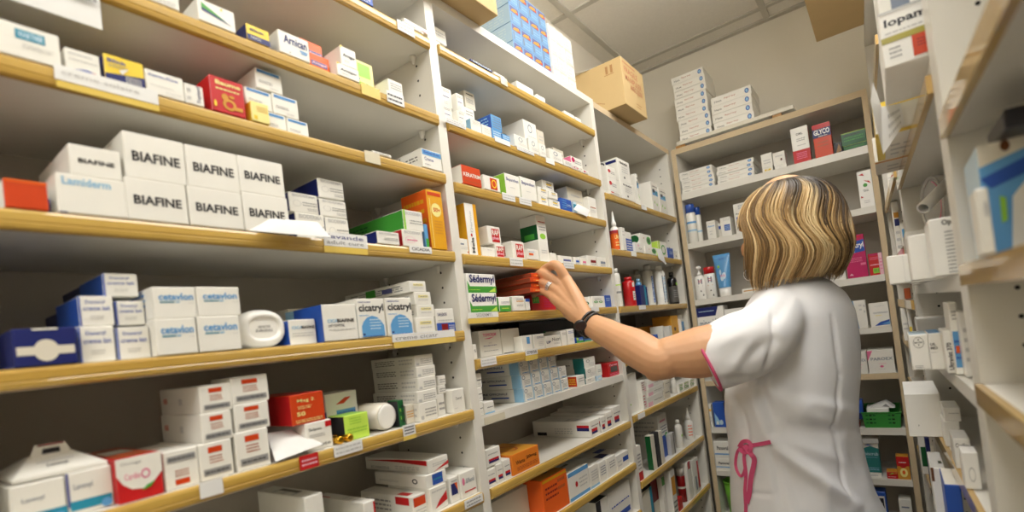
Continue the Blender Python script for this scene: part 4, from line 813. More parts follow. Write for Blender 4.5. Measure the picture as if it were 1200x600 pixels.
c(994,1018,278,'tall magenta carton with a blue brand patch','F m;p b .02,.56 .02,.82 .98,.88 .98,.6;T .06 .66 .94 .82 W Mercryl;t .1 .58 .5 .64 L Moussant;l .1 .36 .8 .48 p 3;r .7 .28 .95 .33 p;p P .1,.06 .2,.11 .3,.06;S r;r .1 .93 .9 .96 r',sb=.006,d=.05)
c(1020,1035,298,'small red carton with a green price sticker','F r;l .1 .7 .8 .85 p 2;l .1 .42 .9 .54 P 1;r .28 .08 .75 .32 G;T .35 .12 .7 .28 e 911;S r;r .1 .9 .9 .98 m',sb=.012,d=.06)
c(1033,1039,296,'pink strip carton leaning at the end of the shelf','F P;l .2 .2 .8 .8 p 4',sb=.002,d=.009)
on_back('4','fourth shelf'+EW)
c(819,852,362,'wide white carton with a navy top band and thin lettering','F W;p n 0,.74 .7,.74 .82,1 0,1;t .08 .42 .78 .66 s minoxidil;l .08 .86 .65 .92 L 1;t .08 .24 .35 .33 x bailleul;l .4 .24 .8 .32 h 1',d=.08)
c(853,880,363,'plain white carton tucked behind the shoulder','F W;l .2 .3 .8 .6 h 2',sb=.006,d=.07)
c(978,987,357,'white carton beside the blouse','',d=.06)
c(987,1000,364,'white carton with a small blue line and grey disc','F w;r .1 .72 .7 .76 B;e .4 .3 .9 .6 h;e .5 .36 .7 .5 g',d=.06)
c(1002,1018,353,'white carton with a slanting blue edge','F w;p B 0,1 .1,1 .35,0 .05,0;l .5 .6 .7 .9 h 2;l .8 .5 .95 .9 h 2',sb=.004,d=.05)
c(1021,1044,356,'broad white carton with a blue wave at its foot','F w;p b .2,.05 .5,.2 .98,.28 .98,.08;p B .5,.1 .98,.2 .98,.1;l .2 .55 .95 .62 s 2;r .3 .46 .6 .49 i;l .3 .84 .8 .88 h 1',sb=.006,d=.06)
on_back('5','fifth shelf'+EW)
px_ = 'F w;p p 0,.98 .22,.98 0,.55;t .12 .55 .95 .68 s PAROEX;e .44 .24 .58 .34 p;l .4 .16 .65 .2 h 1;r .4 .4 .7 .42 P'
c(1000,1018,413,'white carton with a pink corner, partly behind the blouse',px_,d=.12); c(1019,1050,411,'broad white carton with a pink corner and thin capitals',px_,d=.12)
on_back('6','sixth shelf'+EW)
def basket():
    fr = cur.fr; z = cur.z; sb = .012; a0 = fr.a_at(1012, z, sb); a1 = fr.a_at(1058, z, sb); w = a1-a0; h = fr.z_at(484, a0, sb)-z; d = .2
    e = empty('plastic_basket', fr.pt((a0+a1)/2, sb, z), 0); g = mat('green_plastic', (52,140,56), .35, .2, .05); mb = MB()
    def ring(k, zz, ins): t = .9+.1*k; return [(-w/2*t+ins, ins, zz), (w/2*t-ins, ins, zz), (w/2*t-ins, d-ins, zz), (-w/2*t+ins, d-ins, zz)]
    vs = ring(0,0,0)+ring(1,h,0)+ring(1,h,.003)+ring(0,.004,.003)
    fs = [(3,2,1,0)]+[(i,(i+1)%4,4+(i+1)%4,4+i) for i in range(4)]+[(4+i,4+(i+1)%4,8+(i+1)%4,8+i) for i in range(4)]+[(8+i,8+(i+1)%4,12+(i+1)%4,12+i) for i in range(4)]+[(12,13,14,15)]
    mb.add(vs, fs, g)
    for zz, hh in ((.78,.1),(.52,.1),(.28,.1)):                       # slots
        for k in range(9):
            x = -w/2*.82+k*w*.82/8.5
            if k in (0,1,2,6,7) : mb.add([(x,-.0008,zz*h),(x+.008,-.0008,zz*h),(x+.008,-.0008,(zz+hh)*h),(x,-.0008,(zz+hh)*h)], [(0,1,2,3)], pm('K') if k % 2 else pm('E'))
    mb.obj('basket_body', e); mb = MB(); mb.tube([(-w/2,0,h),(w/2,0,h),(w/2,d,h),(-w/2,d,h),(-w/2,0,h)], .003, g, 6); mb.obj('rim', e)
    note(e, 'small green plastic basket with slotted front', 'basket', px=1012, z=z)
    return a0, a1, z, h, sb
ba = basket()
cur.items = []
c(1018,1044,0,'white carton lying inside the green basket','F W;l .2 .3 .8 .6 h 2',z=ba[2]+.006,h=ba[3]+.008,sb=ba[4]+.012,d=.09)
def wedge():
    fr = cur.fr; z = ba[2]+ba[3]+.0146; sb = ba[4]+.02; a0 = fr.a_at(1019, z, sb); a1 = fr.a_at(1049, z, sb); w = a1-a0; o = empty('paper_leaflet', fr.pt(a0, sb, z), 0)
    mb = MB(); h = .022; pts = [(0,0),(w,.0),(w*.68,h)]
    mb.add([(x,0,zz) for x, zz in pts]+[(x,.06,zz) for x, zz in pts], [(0,1,2),(5,4,3),(0,3,4,1),(1,4,5,2),(2,5,3,0)], PAPER); mb.add([(w*.5,-.0005,h*.25),(w*.8,-.0005,h*.1),(w*.66,-.0005,h*.7)], [(0,1,2)], pm('g')); mb.obj('folded_sheet', o)
    note(o, 'grey folded leaflet standing like a tent over the green basket', 'leaflet', px=1019, z=z)
wedge()
c(999,1013,463,'deep blue carton tilted towards the basket, behind the blouse','F b;r 0 0 1 .35 n;l .1 .5 .6 .8 B 2;S n',sb=.02,d=.06,z=cur.z+.03,h=.07)
c(1000,1008,490,'dark red carton at the foot of the blue one','F R;S r',sb=.02,d=.06,z=cur.z,h=.0296)
c(826,836,474,'white carton with yellow stripe left of the blouse','F w;r 0 .72 1 .8 y;r 0 .7 1 .72 r;l .2 .2 .8 .5 h 2',sb=.006,d=.05); c(838,851,472,'blue and white carton with bubble pattern','F b;p l .1,.1 .1,.6 .7,.1;e .2 .1 .4 .25 w;e .5 .1 .8 .3 L;S n',sb=.006,d=.05)
on_back('7','seventh shelf'+EW)
q = c(838,866,537,'white carton with black lettering and blue line, lower of two','F w;T .12 .5 .6 .72 k Pansoral;r 0 .22 1 .3 B;e .7 .14 .85 .26 B',sb=.01,d=.08); c(838,866,517,'white carton with black lettering and blue line, upper of two','F w;T .12 .5 .6 .72 k Pansoral;r 0 .22 1 .3 B;e .7 .14 .85 .26 B',on=q,d=.08)
gn = 'F T;r 0 0 1 .14 w;p w 0,1 1,1 1,.84 .6,.92 0,.8;t .1 .64 .95 .74 L Hibiscrub;r .1 .58 .9 .59 l;l .1 .2 .9 .3 l 2;l .3 .04 .8 .08 s 1;p l 0,.14 .15,.2 .05,.45;p b .3,.93 .75,.93 .5,.97;S t'
c(993,1009,521,'tall teal and white carton, half behind the blouse',gn,sb=.02,d=.06); t9 = c(1010,1034,519,'tall teal and white carton in full view',gn,sb=.02,d=.06)
c(1000,1030,506,'white carton lying across the tall teal pair','F h;l .3 .3 .8 .6 h 1;U W',z=t9['zt']+.0006,h=.018,sb=.012,d=.1)
c(1040,1053,553,'small red packet with green and yellow print','F r;l .1 .2 .8 .4 P 1;p G .2,.6 .7,.75 .5,.9;p a .5,.7 .95,.8 .95,.95;S r;U a',sb=.012,d=.05,name='packet'); c(1053,1068,535,'yellow packet with a red top and round picture','F a;r 0 .58 1 1 r;p r .2,.58 .8,.58 .5,.48;l .2 .7 .8 .8 w 1;e .2 .1 .8 .5 i;e .38 .22 .62 .4 o;S a',sb=.012,d=.05,name='packet')
on_back('8','eighth shelf'+EW)
c(1028,1044,576,'white carton framed in royal blue','F b;r .06 .05 .88 .9 w;r .12 .5 .8 .85 k;l .2 .6 .7 .75 w 2;e .3 .1 .7 .4 g;S b',sb=.01,d=.06); c(1058,1073,585,'white carton with a lime green mark','F w;r .2 .76 .8 .8 s;e .2 .1 .8 .6 f;l .3 .2 .7 .5 e 2',sb=.01,d=.06)
def tub():
    fr = cur.fr; z = cur.z; sb = .02; a0 = fr.a_at(851, z, sb); a1 = fr.a_at(874, z, sb); ac = (a0+a1)/2; r = (a1-a0)/2; e = empty('green_tub', fr.pt(ac, sb+r, z), 0); h = fr.z_at(567, ac, sb)-z; g = mat('lime_plastic', (120,190,60), .35, .2, .05)
    mb = MB(); mb.lathe([(r*.8,0),(r*1.1,h),(r*1.06,h),(r*.78,.004)], g, 24); mb.obj('tub_body', e)
    mb = MB(); mb.lathe([(r*1.1,h-.002),(r*1.18,h-.002),(r*1.18,h+.004),(r*1.1,h+.004)], g, 24, caps=False); mb.obj('rim', e)
    mb = MB(); mb.tube([(-r,0,h),(-r*.8,.01,h+.012),(0,.012,h+.018),(r*.8,.01,h+.012),(r,0,h)], .003, g, 6); mb.obj('handle', e)
    note(e, 'lime green plastic tub behind the ribbon', 'tub', px=851, z=z)
tub()
# ---------------------------------------------------------------- on top of the long wall's shelves
TOPZ = CH+1.026*S+TH+.0005
shelf(FL, TOPZ, 'shelf tops of the long wall', .25)
def b3(name, x0, y0, z0, x1, y1, z1, look, cat, F='w', S=None, U=None, D=None, art_f='', art_s='', art_x='', where='', yaw=0., px=0, art_d=''):
    w, d, h = x1-x0, y1-y0, z1-z0; mb = MB(); mk = lambda q: q if not isinstance(q, str) else pm(q)
    base = mk(F); fm = {}
    if S: fm[5] = fm[3] = mk(S)
    if U: fm[1] = mk(U)
    if D: fm[0] = mk(D)
    mb.cbox(-w/2, -d/2, 0, w/2, d/2, h, base, fm); sp = lambda q: [t.strip() for t in q.split(';') if t.strip()]
    art(mb, sp(art_f), lambda u, v, l: Vector((-w/2+u*w, -d/2-l, v*h)), w, h)
    art(mb, sp(art_s), lambda u, v, l: Vector((-w/2-l, d/2-u*d, v*h)), d, h)
    art(mb, sp(art_x), lambda u, v, l: Vector((w/2+l, -d/2+u*d, v*h)), d, h)
    art(mb, sp(art_d), lambda u, v, l: Vector((-w/2+u*w, d/2-v*d, -l)), w, d)
    o = mb.obj(name); o.location = ((x0+x1)/2, (y0+y1)/2, z0); o.rotation_euler = (0, 0, yaw)
    it = note(o, look, cat, px=px, z=z0, where=where); it['zt'] = z1; return it
TW = 'shelf tops of the long wall'
hz = FL.z_at(58, 1.696, -.062)
b3('cardboard_box', -.955, 1.697, TOPZ, -.653, 1.893, TOPZ+.168, 'large brown cardboard box overhanging the shelf tops, red print on its end', 'box', CARDB, U=CARDB,
   art_f='r .8 .74 .83 .9 1;r .86 .74 .89 .9 1;r .78 .71 .9 .725 1;p 1 .56,.3 .562,.3 .75,.16 .74,.15;p 1 .56,.3 .57,.3 .57,.0 .56,.0;p 3 .3,.5 .5,.42 .3,.3', art_x='t .1 .72 .7 .84 2 FRAGILE;t .12 .55 .85 .67 2 MANIPULER;t .3 .4 .85 .52 2 AVEC SOIN;l .5 .08 .75 .2 1 2;r .05 .9 .6 .92 2', px=700)
b3('cardboard_box', -.93, .62, TOPZ, -.664, .993, TOPZ+.21, 'pale cardboard box at the top edge of the view, overhanging the middle bay', 'box', CARDB, U=CARDB, D=CARDB, px=560)
mb = MB(); mb.box(-.06, -.075, 0, .06, .075, .0012, PAPER); o = mb.obj('paper_sheet'); o.location = (-.82, 1.76, TOPZ+.1685); o.rotation_euler = (0, 0, .3); note(o, 'white paper lying on the large brown cardboard box', 'paper', px=680, z=3., where='')
pa = 'r .06 .58 .94 .9 v;p a .1,.62 .9,.62 .75,.84 .3,.78;p O .5,.62 .9,.62 .9,.74;r .1 .1 .2 .5 s;l .3 .12 .9 .4 l 2'
shelf(FL, TOPZ, TW, .25)
def wall_of(cols, levels, h, look, spec, sb, d, **k):
    prev = {}
    for li in range(levels):
        for ci, (xl, xr) in enumerate(cols):
            a0 = cur.fr.a_at(xl, cur.z, sb); a1 = cur.fr.a_at(xr, cur.z, sb)-.0006
            c(xl, xr, 0, look, spec, A=(a0, a1), z=cur.z+li*(h+.0004), h=h, sb=sb, d=d, **k)
wall_of([(604,615),(615.4,627),(627.4,638.5),(639,648)], 4, .052, 'pale blue shrink-wrapped carton with an orange picture', 'F 4;S 5;U 5;'+pa+';sl .1 .15 .9 .85 L 5;sr .05 .62 .5 .82 4', .028, .2)
wall_of([(649,657),(657.4,666),(666.4,677)], 4, .045, 'white carton with a pale grey panel', 'F w;r .12 .1 .88 .9 h;r .16 .14 .84 .86 w;l .3 .2 .6 .7 h 2;r .05 .92 .95 .97 c;S w', .02, .2)
# sheet of notes hanging from the top shelf of the near bay
def hanging_sheet():
    fr = FL; n = -.0095; q = []
    for (x, y) in ((-40,-22),(119,-6),(117,34),(-40,-8)):
        a, z = fr.hit(x, y, n); q.append((a, z))
    mb = MB(); a0 = q[0][0]; a1 = (q[1][0]+q[2][0])/2; z1 = CH+.871*S+.016; z0 = q[2][1]
    p = [Vector((-S-n, a0, z0)), Vector((-S-n, a1, z0)), Vector((-S-n+.004, a1, z1)), Vector((-S-n+.004, a0, z1))]
    mb.add(p+[v-Vector((.0006,0,0)) for v in p], [(0,1,2,3),(7,6,5,4),(0,4,5,1),(1,5,6,2),(2,6,7,3),(3,7,4,0)], PAPER)
    art(mb, ['l .6 .1 .96 .7 g 6','l .1 .1 .5 .7 h 6'], lambda u, v, l: Vector((-S-n+.0045+l, a0+(a1-a0)*u, z0+(z1-z0)*v)), a1-a0, z1-z0)
    o = mb.obj('hanging_notice'); note(o, 'white paper notice hanging from the top gold edge of the near bay', 'paper', px=0, z=2, where='')
hanging_sheet()
def curled_sheet(name, pts, look, fr=FL, ins=''):
    """a sheet with a soft curl, given by corner pixels and set-backs"""
    q = []
    for x, y, n in pts:
        a, z = fr.hit(x, y, n); q.append(fr.pt(a, n, z))
    mb = MB(); N = 8; vs = []
    for j in range(N+1):
        for i in range(N+1):
            u, v = i/N, j/N; p = q[0]*(1-u)*(1-v)+q[1]*u*(1-v)+q[2]*u*v+q[3]*(1-u)*v; p = p+Vector((0,0,.006*math.sin(PI*u)*math.sin(PI*v))); vs.append(p)
    n = (N+1)**2; nr = (q[1]-q[0]).cross(q[3]-q[0]).normalized()*.0006
    f = [(j*(N+1)+i, j*(N+1)+i+1, (j+1)*(N+1)+i+1, (j+1)*(N+1)+i) for j in range(N) for i in range(N)]
    mb.add(vs+[v-nr for v in vs], f+[tuple(reversed([n+k for k in t])) for t in f], PAPER, True)
    art(mb, [t for t in ins.split(';') if t], lambda u, v, l: q[0]*(1-u)*(1-v)+q[1]*u*(1-v)+q[2]*u*v+q[3]*(1-u)*v+Vector((0,0,.006*math.sin(PI*u)*math.sin(PI*v)))+nr*(2+l*900)*1., 1, 1)
    o = mb.obj(name); note(o, look, 'paper', px=pts[0][0], z=1, where=''); return o
curled_sheet('hanging_sheet', ((291,270,-.03),(388,278,-.03),(372,260,-.012),(318,256,-.012)), 'curled white paper lying over the edge below the bold black-lettered cartons')
curled_sheet('paper_sheet', ((323,541,-.006),(379,520,-.008),(340,503,.05),(312,508,.05)), 'white leaflet with a small red and blue emblem, sticking out beside the orange-marked stacks', ins='')
curled_sheet('price_card', ((672,245,-.012),(688,254,-.012),(691,246,.0),(677,239,.0)), 'small white price card tilted out below the tall cream carton')
curled_sheet('price_card', ((772,303,-.012),(781,310,-.012),(775,292,-.002),(769,291,-.002)), 'small white price card dangling below the green-mark cartons')
# ---------------------------------------------------------------- on top of the end-wall unit
ETZ = CH+1.04*S+.0005
shelf(FB, ETZ, 'top of the end-wall unit', .25)
for xl, xr in ((792,803),(905,916)): c(xl,xr,0,'short wooden spacer under the loose plank','F D;S D',z=ETZ,h=.012,sb=.006,d=.2,name='wooden_spacer',cat='wood')
pl = c(793,930,0,'loose pale plank lying along the top of the end-wall unit','F c;U w;S w',z=ETZ+.0126,h=.016,sb=.005,d=.23,name='plank',cat='plank')
cur.items = []
flat_stack(9,797,834,92,'flat white slab carton with a blue ring, in the tall stack',sb=.035,d=.16,base=pl['zt']+.0005)
flat_stack(4,837,884,116,'flat white slab carton with a blue ring, in the low stack',sb=.03,d=.16,base=pl['zt']+.0005)
# ---------------------------------------------------------------- aisle-side unit
RW = 'aisle-side unit'
def rz(k): return UN['r'][2][k][2]+.0018
def onR(y, k, d=.2): shelf(FY(y), rz(k), RW, d+.3)
zb = rz('midb')
xl = FY(1.281).a_at(1029, zb, 0)
ya = b3('flat_carton', xl, 1.068, zb, xl+.2, 1.281, zb+.05, 'flat white carton with bright yellow edges under the hanging sheet', 'box', 'w', S='y', art_s='r 0 .1 1 .2 a', art_f='r 0 .8 1 1 y', where=RW, px=1029, art_d='r 0 0 .06 1 y;r 0 .9 1 1 y;l .1 .1 .9 .6 h 3')
xl = FY(1.43).a_at(1027, zb, 0)
b3('flat_carton', xl, 1.29, zb, xl+.2, 1.43, zb+.05, 'white carton with yellow edges behind the first yellow-edged one', 'box', 'w', S='a', where=RW, px=1027, art_d='r 0 .9 1 1 a;l .1 .2 .8 .7 h 2')
b3('flat_carton', .075, .90, zb, .26, 1.06, zb+.037, 'plain white carton supporting the olive-lined one', 'box', 'w', where=RW, px=1080)
def iopam():
    y0 = .885; fr = FY(y0); shelf(fr, zb+.0385, RW, .5)
    return c(1037,1094,18,'large white carton with an olive line and an orange corner, overhanging the aisle','F W;T .1 .68 .98 .86 k Iopam;l .1 .57 .9 .64 h 1;r 0 .43 1 .54 8;r .62 .06 1 .43 O;l .72 .2 .98 .36 R 3;l .14 .12 .4 .36 g 3;S W;r .0 .96 1 1 h',sb=0,d=.172)
io = iopam()
c(1030,1092,-26,'blue-grey and white carton on top of the olive-lined one','F w;r .25 0 .6 1 s;r .7 0 .85 1 W',on=io,sb=.002,d=.12)
shelf(FY(1.12), ya['zt']+.0005, RW, .5); c(1062,1079,106,'white carton with one dark capital above the yellow-edged ones','T .4 .3 .6 .6 k E;r 0 .8 .3 1 a',sb=.0,d=.06)
def folded_sheet():
    def at(x, y, yy): a, z = FY(yy).hit(x, y); return Vector((a, yy, z))
    pts = [at(1023,96,1.05), at(1020,118,1.04), at(1035,181,1.058), at(1033,125,1.058), at(1055,121,1.062), at(1060,144,1.06)]
    mb = MB(); back = [p+Vector((0,.0007,0)) for p in pts]
    mb.add(pts+back, [(0,1,2,3),(3,2,5,4),(9,8,7,6),(10,11,8,9)], PAPER)
    art(mb, ['l .3 .1 .9 .85 h 3'], lambda u, v, l: (pts[3]*(1-u)+pts[4]*u)*v+(pts[2]*(1-u)+pts[5]*u)*(1-v)+Vector((0,-.001-l,0)), 1, 1)
    o = mb.obj('paper_sheet'); note(o, 'folded white sheet hanging in front of the yellow-edged cartons', 'paper', px=1030, z=1.6, where='')
folded_sheet()
# shelf at eye height
zc = rz('midc')
def rbox(y, k, xl, xr, yt, look, spec, d=.12, **kw):
    shelf(FY(y), rz(k), RW, .5, zmax=next_up('r', rz(k), k[:3])-.003); return c(xl, xr, yt, look, spec, sb=0, d=d, **kw)
rbox(.9,'midc',1096,1140,258,'tall white carton with dark heading and lines of grey print','F W;T .36 .84 .7 .96 x Opt;l .4 .02 .72 .78 g 12;S W',d=.09)
rbox(1.0,'midc',1070,1096,277,'plain white carton standing beside the grey-printed one','F W;S w;U W',d=.1)
rbox(1.105,'midc',1043,1069,301,'plain white carton with a dark left edge, furthest into the aisle','F W;S k;U W;r .72 0 .73 1 h',d=.09)
jc = rbox(1.27,'midc',1068,1125,272,'plain white carton under the clear drum','F w',d=.16)
def drum():
    z = jc['zt']+.0005; r = .058; e = empty('plastic_drum', (.092, 1.40, z), 0); m = clear('clear_plastic', (236,236,234), .45, .12); ax = Vector((1, .28, 0)).normalized(); mb = MB(); o = Vector((0,0,r+.001))
    mb.lathe([(r*.9,0),(r,.004),(r*.98,.02),(r*.94,.10),(r*.9,.105)], m, 36, ax, o); mb.obj('drum_body', e)
    mb = MB(); mb.lathe([(r*1.0,-.003),(r*1.0,.0),(r*.86,.0005),(r*.86,-.003)], clear('clear_rim', (240,238,236), .6), 36, ax, o, caps=False)
    mb.tube([o+ax*-.002+(Vector((-ax.y, ax.x, 0))*math.cos(t)+Vector((0,0,1))*math.sin(t))*r*.8 for t in [PI*.6+i*PI*.9/14 for i in range(15)]], .0012, pm('p'), 5); mb.obj('rim', e)
    note(e, 'clear round plastic drum lying on its side with a pink line round its rim', 'drum', px=1075, z=z, where='')
drum()
def paper_roll():
    a = P(1082,244,.97); b = P(1112,214,1.0); d = (b-a); m = PAPER; o = empty('paper_roll', a, 0); mb = MB(); L = d.length
    mb.lathe([(.0085,0),(.0112,0),(.0112,L),(.0085,L),(.0085,0)], m, 26, d, Vector((0,0,0)), caps=False)
    art(mb, ['V .62 .25 .98 .6 s LOT'], lambda u, v, l: d*u+Vector((0,-.0117-l,0))+Vector((0,0,(v-.4)*.02)), 1, 1)
    mb.obj('roll_body', o); note(o, 'white paper roll propped slanting over the cartons at eye height', 'paper', px=1081, z=1.5, where='')
paper_roll()
# shelf below: contrast-medium cartons
def bayer():
    return rbox(1.08,'midd',1070,1092,393,'white carton with a round cross emblem, overhanging the aisle','F W;o .2 .62 .78 .93 k .93;T .27 .755 .46 .8 k BA;T .54 .755 .72 .8 k ER;T .46 .83 .53 .88 k B;T .46 .755 .53 .8 k Y;T .46 .68 .53 .73 k R;l .15 .06 .6 .14 g 2;l .15 .02 .9 .04 g 1;S w;sr .1 .3 .9 .45 h;se .2 .1 .6 .5 l;U L',d=.1)
bayer()
rbox(1.075,'midd',1092.5,1109,391,'white carton with a blue lid beside the emblem carton','F W;T .1 .66 .5 .74 x UL;T .1 .56 .6 .63 x MD;l .1 .46 .6 .5 h 1;U B',d=.1)
rbox(1.02,'midd',1111,1121,388,'narrow white carton with upright black lettering','F W;V .25 .08 .85 .72 k Ultravist 370;S w',d=.09)
rbox(1.0,'midd',1121.5,1132,355,'tall white carton with a pale blue lower half','F W;r .1 .1 .95 .6 B;l .2 .2 .8 .5 b 4;r .3 .3 .7 .4 o;l .3 .75 .8 .9 g 3;S w',d=.09)
rbox(.97,'midd',1132.5,1144,366,'white carton squeezed against the near post','F W;l .3 .2 .8 .8 h 4',d=.09)
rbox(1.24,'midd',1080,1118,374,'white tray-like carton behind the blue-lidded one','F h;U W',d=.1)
# third shelf down
bw_ = rbox(1.33,'mide',1066,1108,462,'big plain white carton overhanging the aisle at hip height','F W;e .3 .25 .32 .28 k;S w;U W;ul .3 .5 .7 .52 h 1',d=.19)
q = rbox(1.25,'mide',1109,1128,494,'flat white carton, lower of two beside the big plain one','F W;l .3 .4 .9 .6 h 1',d=.08); c(1107,1127,478,'flat white carton, upper of two beside the big plain one','F W;l .3 .5 .9 .7 h 1',on=q,sb=.002,d=.08)
rbox(1.1,'mide',1121,1141,514,'white carton with grey lettering across its top','F W;T .12 .7 .95 .85 g Cicalfate;o .35 .25 .6 .5 h .8;S w',d=.07)
rbox(.99,'mide',1132,1152,530,'white carton with a pale ring, nearest the post foot','F W;o .3 .2 .7 .6 h .8',d=.04)
rbox(1.2,'midf',1112,1129,532,'white carton with a brown flap on the lowest visible shelf','F W;S w;U h;r 0 .9 .2 1 d',d=.12)
rbox(1.1,'midf',1130,1150,545,'royal blue carton on the lowest visible shelf','F b;r .1 .2 .5 .8 n;l .2 .3 .8 .7 B 4;U w',d=.1)
c(1120,1126,527,'thin white and green carton behind the royal blue one','F G',z=cur.z,sb=.13,d=.02)
# far bay glimpsed between the post and the end wall
for y, k, xl, xr, yt, look, sp in ((1.9,'farb',1041,1050,204,'white carton glimpsed high in the gap by the end wall','l .2 .2 .8 .8 h 3'),(1.82,'farb',1050.5,1056,202,'narrow white carton with a pink spot, high in the gap','r .1 .1 .6 .4 m'),
    (2.0,'farc',1052,1060,237,'white carton with yellow and navy stripes in the gap','r .2 .7 .9 .8 a;r .2 .55 .9 .68 n;l .2 .1 .9 .5 h 3'),(1.9,'farc',1059,1066,262,'small carton with a turquoise print in the gap','r .2 .2 .9 .8 B;p e .4,.4 .8,.4 .6,.8'),
    (1.95,'fard',1061,1068,338,'small brown carton on the shelf at eye height in the gap','F q'),(1.95,'fare',1060,1067,356,'white carton with fine print in the gap','l .2 .3 .9 .6 h 2'),(1.8,'fare',1068,1072,362,'white carton with a yellow stripe in the gap','F w;r .1 .1 .8 .5 y'),
    (1.9,'farg',1081,1090,510,'white carton with a dark green picture low in the gap','F w;r .2 .2 .9 .7 E'),(1.8,'farg',1091,1096,513,'slim deep blue carton low in the gap','F n')):
    rbox(y,k,xl,xr,yt,look,sp,d=.08)
# near bay
qn = rbox(.66,'nearc',1161,1285,172,'large blue and white pack, blurred, beside the camera','F B;p w .22,0 1,0 1,.62 .5,.66 .3,.5;p b .0,.7 1,.95 1,.8 .1,.6;p c 0,.8 1,1.0 1,1 0,1;e .24 .9 .34 1 d;p G .16,.28 .22,.3 .23,.5 .17,.52;S L;U w',d=.1)
rbox(.6,'nearc',1152,1168,222,'small white pack with a grey spot in front of the large blue one','F w;e .5 .55 .9 .8 h;S w',d=.04)
c(1178,1290,128,'dark charcoal pack lying on the large blue one','F k;U k;S k',on=qn,sb=.01,d=.09) 
# cardboard on top of the aisle-side unit
az = CH+.88+TH+.0005
xa = FY(2.13).a_at(957, az, 0)
bx = b3('cardboard_box', xa, 1.76, az, xa+.34, 2.13, az+.2, 'torn brown cardboard box jutting out over the aisle at the top', 'box', CARDB, where='', px=957)
# ================================================================ the woman
from mathutils.bvhtree import BVHTree
SKIN = mat('skin', (218,166,124), .5, .03, .06, scale=55, bump=.04, sss=.08)
CLOTH = mat('white_tunic_cloth', (238,238,240), .75, 0, .012, scale=120)
PINK = mat('pink_ribbon', (218,84,128), .6, 0, .06, scale=200)
FT = Vector((-.95,.31,0)).normalized(); LT = Vector((-FT.y, FT.x, 0))     # the way she faces; her left
Z = Vector((0,0,1))
HC = P(923,268,1.20)
FHD = Vector((-.86,.51,0)).normalized(); LHD = Vector((-FHD.y, FHD.x, 0))
NB_ = P(927,352,1.2)
SHL = P(890,396,1.045); ELB = P(772,421,1.08); WRL = P(689,379,1.205)
def ball(mb, c_, r, sx=None, seg=16):
    """ellipsoid; sx = list of three axis vectors (already scaled)"""
    bm = bmesh.new(); bmesh.ops.create_uvsphere(bm, u_segments=seg, v_segments=max(8, seg//2+2), radius=1.)
    ax = sx or [Vector((r,0,0)), Vector((0,r,0)), Vector((0,0,r))]
    bm.verts.ensure_lookup_table(); vs = [c_+ax[0]*v.co.x+ax[1]*v.co.y+ax[2]*v.co.z for v in bm.verts]; fs = [tuple(v.index for v in f.verts) for f in bm.faces]; bm.free()
    mb.add(vs, fs, SKIN, True)
def limb(mb, pts, rs, seg=14, sub=6):
    """closed tapering tube with round ends through pts"""
    pts = [Vector(p) for p in pts]; P2 = []; R2 = []
    n = len(pts)
    for i in range(n-1):
        p0 = pts[max(i-1,0)]; p1 = pts[i]; p2 = pts[i+1]; p3 = pts[min(i+2,n-1)]
        for k in range(sub):
            t = k/sub; P2.append(.5*((2*p1)+(p2-p0)*t+(2*p0-5*p1+4*p2-p3)*t*t+(3*p1-p0-3*p2+p3)*t**3)); tt = t*t*(3-2*t); R2.append(rs[i]*(1-tt)+rs[i+1]*tt)
    P2.append(pts[-1]); R2.append(rs[-1])
    d0 = (P2[0]-P2[1]).normalized(); d1 = (P2[-1]-P2[-2]).normalized(); A, RR = [], []
    for q in (.98,.85,.6,.3): A.append(P2[0]+d0*R2[0]*q); RR.append(R2[0]*math.sqrt(max(.01,1-q*q)))
    B_, RB = [], []
    for q in (.3,.6,.85,.98): B_.append(P2[-1]+d1*R2[-1]*q); RB.append(R2[-1]*math.sqrt(max(.01,1-q*q)))
    mb.tube(A+P2+B_, RR+R2+RB, SKIN, seg)
def remeshed(name, mb, voxel, smooth_it, m, decim=None, parent=None):
    o = mb.obj('tmp'); md = o.modifiers.new('r', 'REMESH'); md.mode = 'VOXEL'; md.voxel_size = voxel; md.use_smooth_shade = True
    sm = o.modifiers.new('s', 'SMOOTH'); sm.factor = .5; sm.iterations = smooth_it
    if decim: de = o.modifiers.new('d', 'DECIMATE'); de.ratio = decim
    dg = bpy.context.evaluated_depsgraph_get(); dg.update(); me = bpy.data.meshes.new_from_object(o.evaluated_get(dg)); bpy.data.objects.remove(o)
    me.materials.clear(); me.materials.append(m); me.polygons.foreach_set('material_index', [0]*len(me.polygons)); me.polygons.foreach_set('use_smooth', [True]*len(me.polygons)); me.name = name
    return link(name, me, parent)
person = empty('person', (0, 0, 0))
PC = P(925,470,1.27); PBASE = Vector((PC.x, PC.y, 0)); person.location = PBASE
def rel(o):                                  # mesh was made in world space: bring it under the person's base
    o.data.transform(Matrix.Translation(-PBASE)); o.parent = person; return o
SHR = NB_+(-LT)*.16+Z*-.06+FT*.05
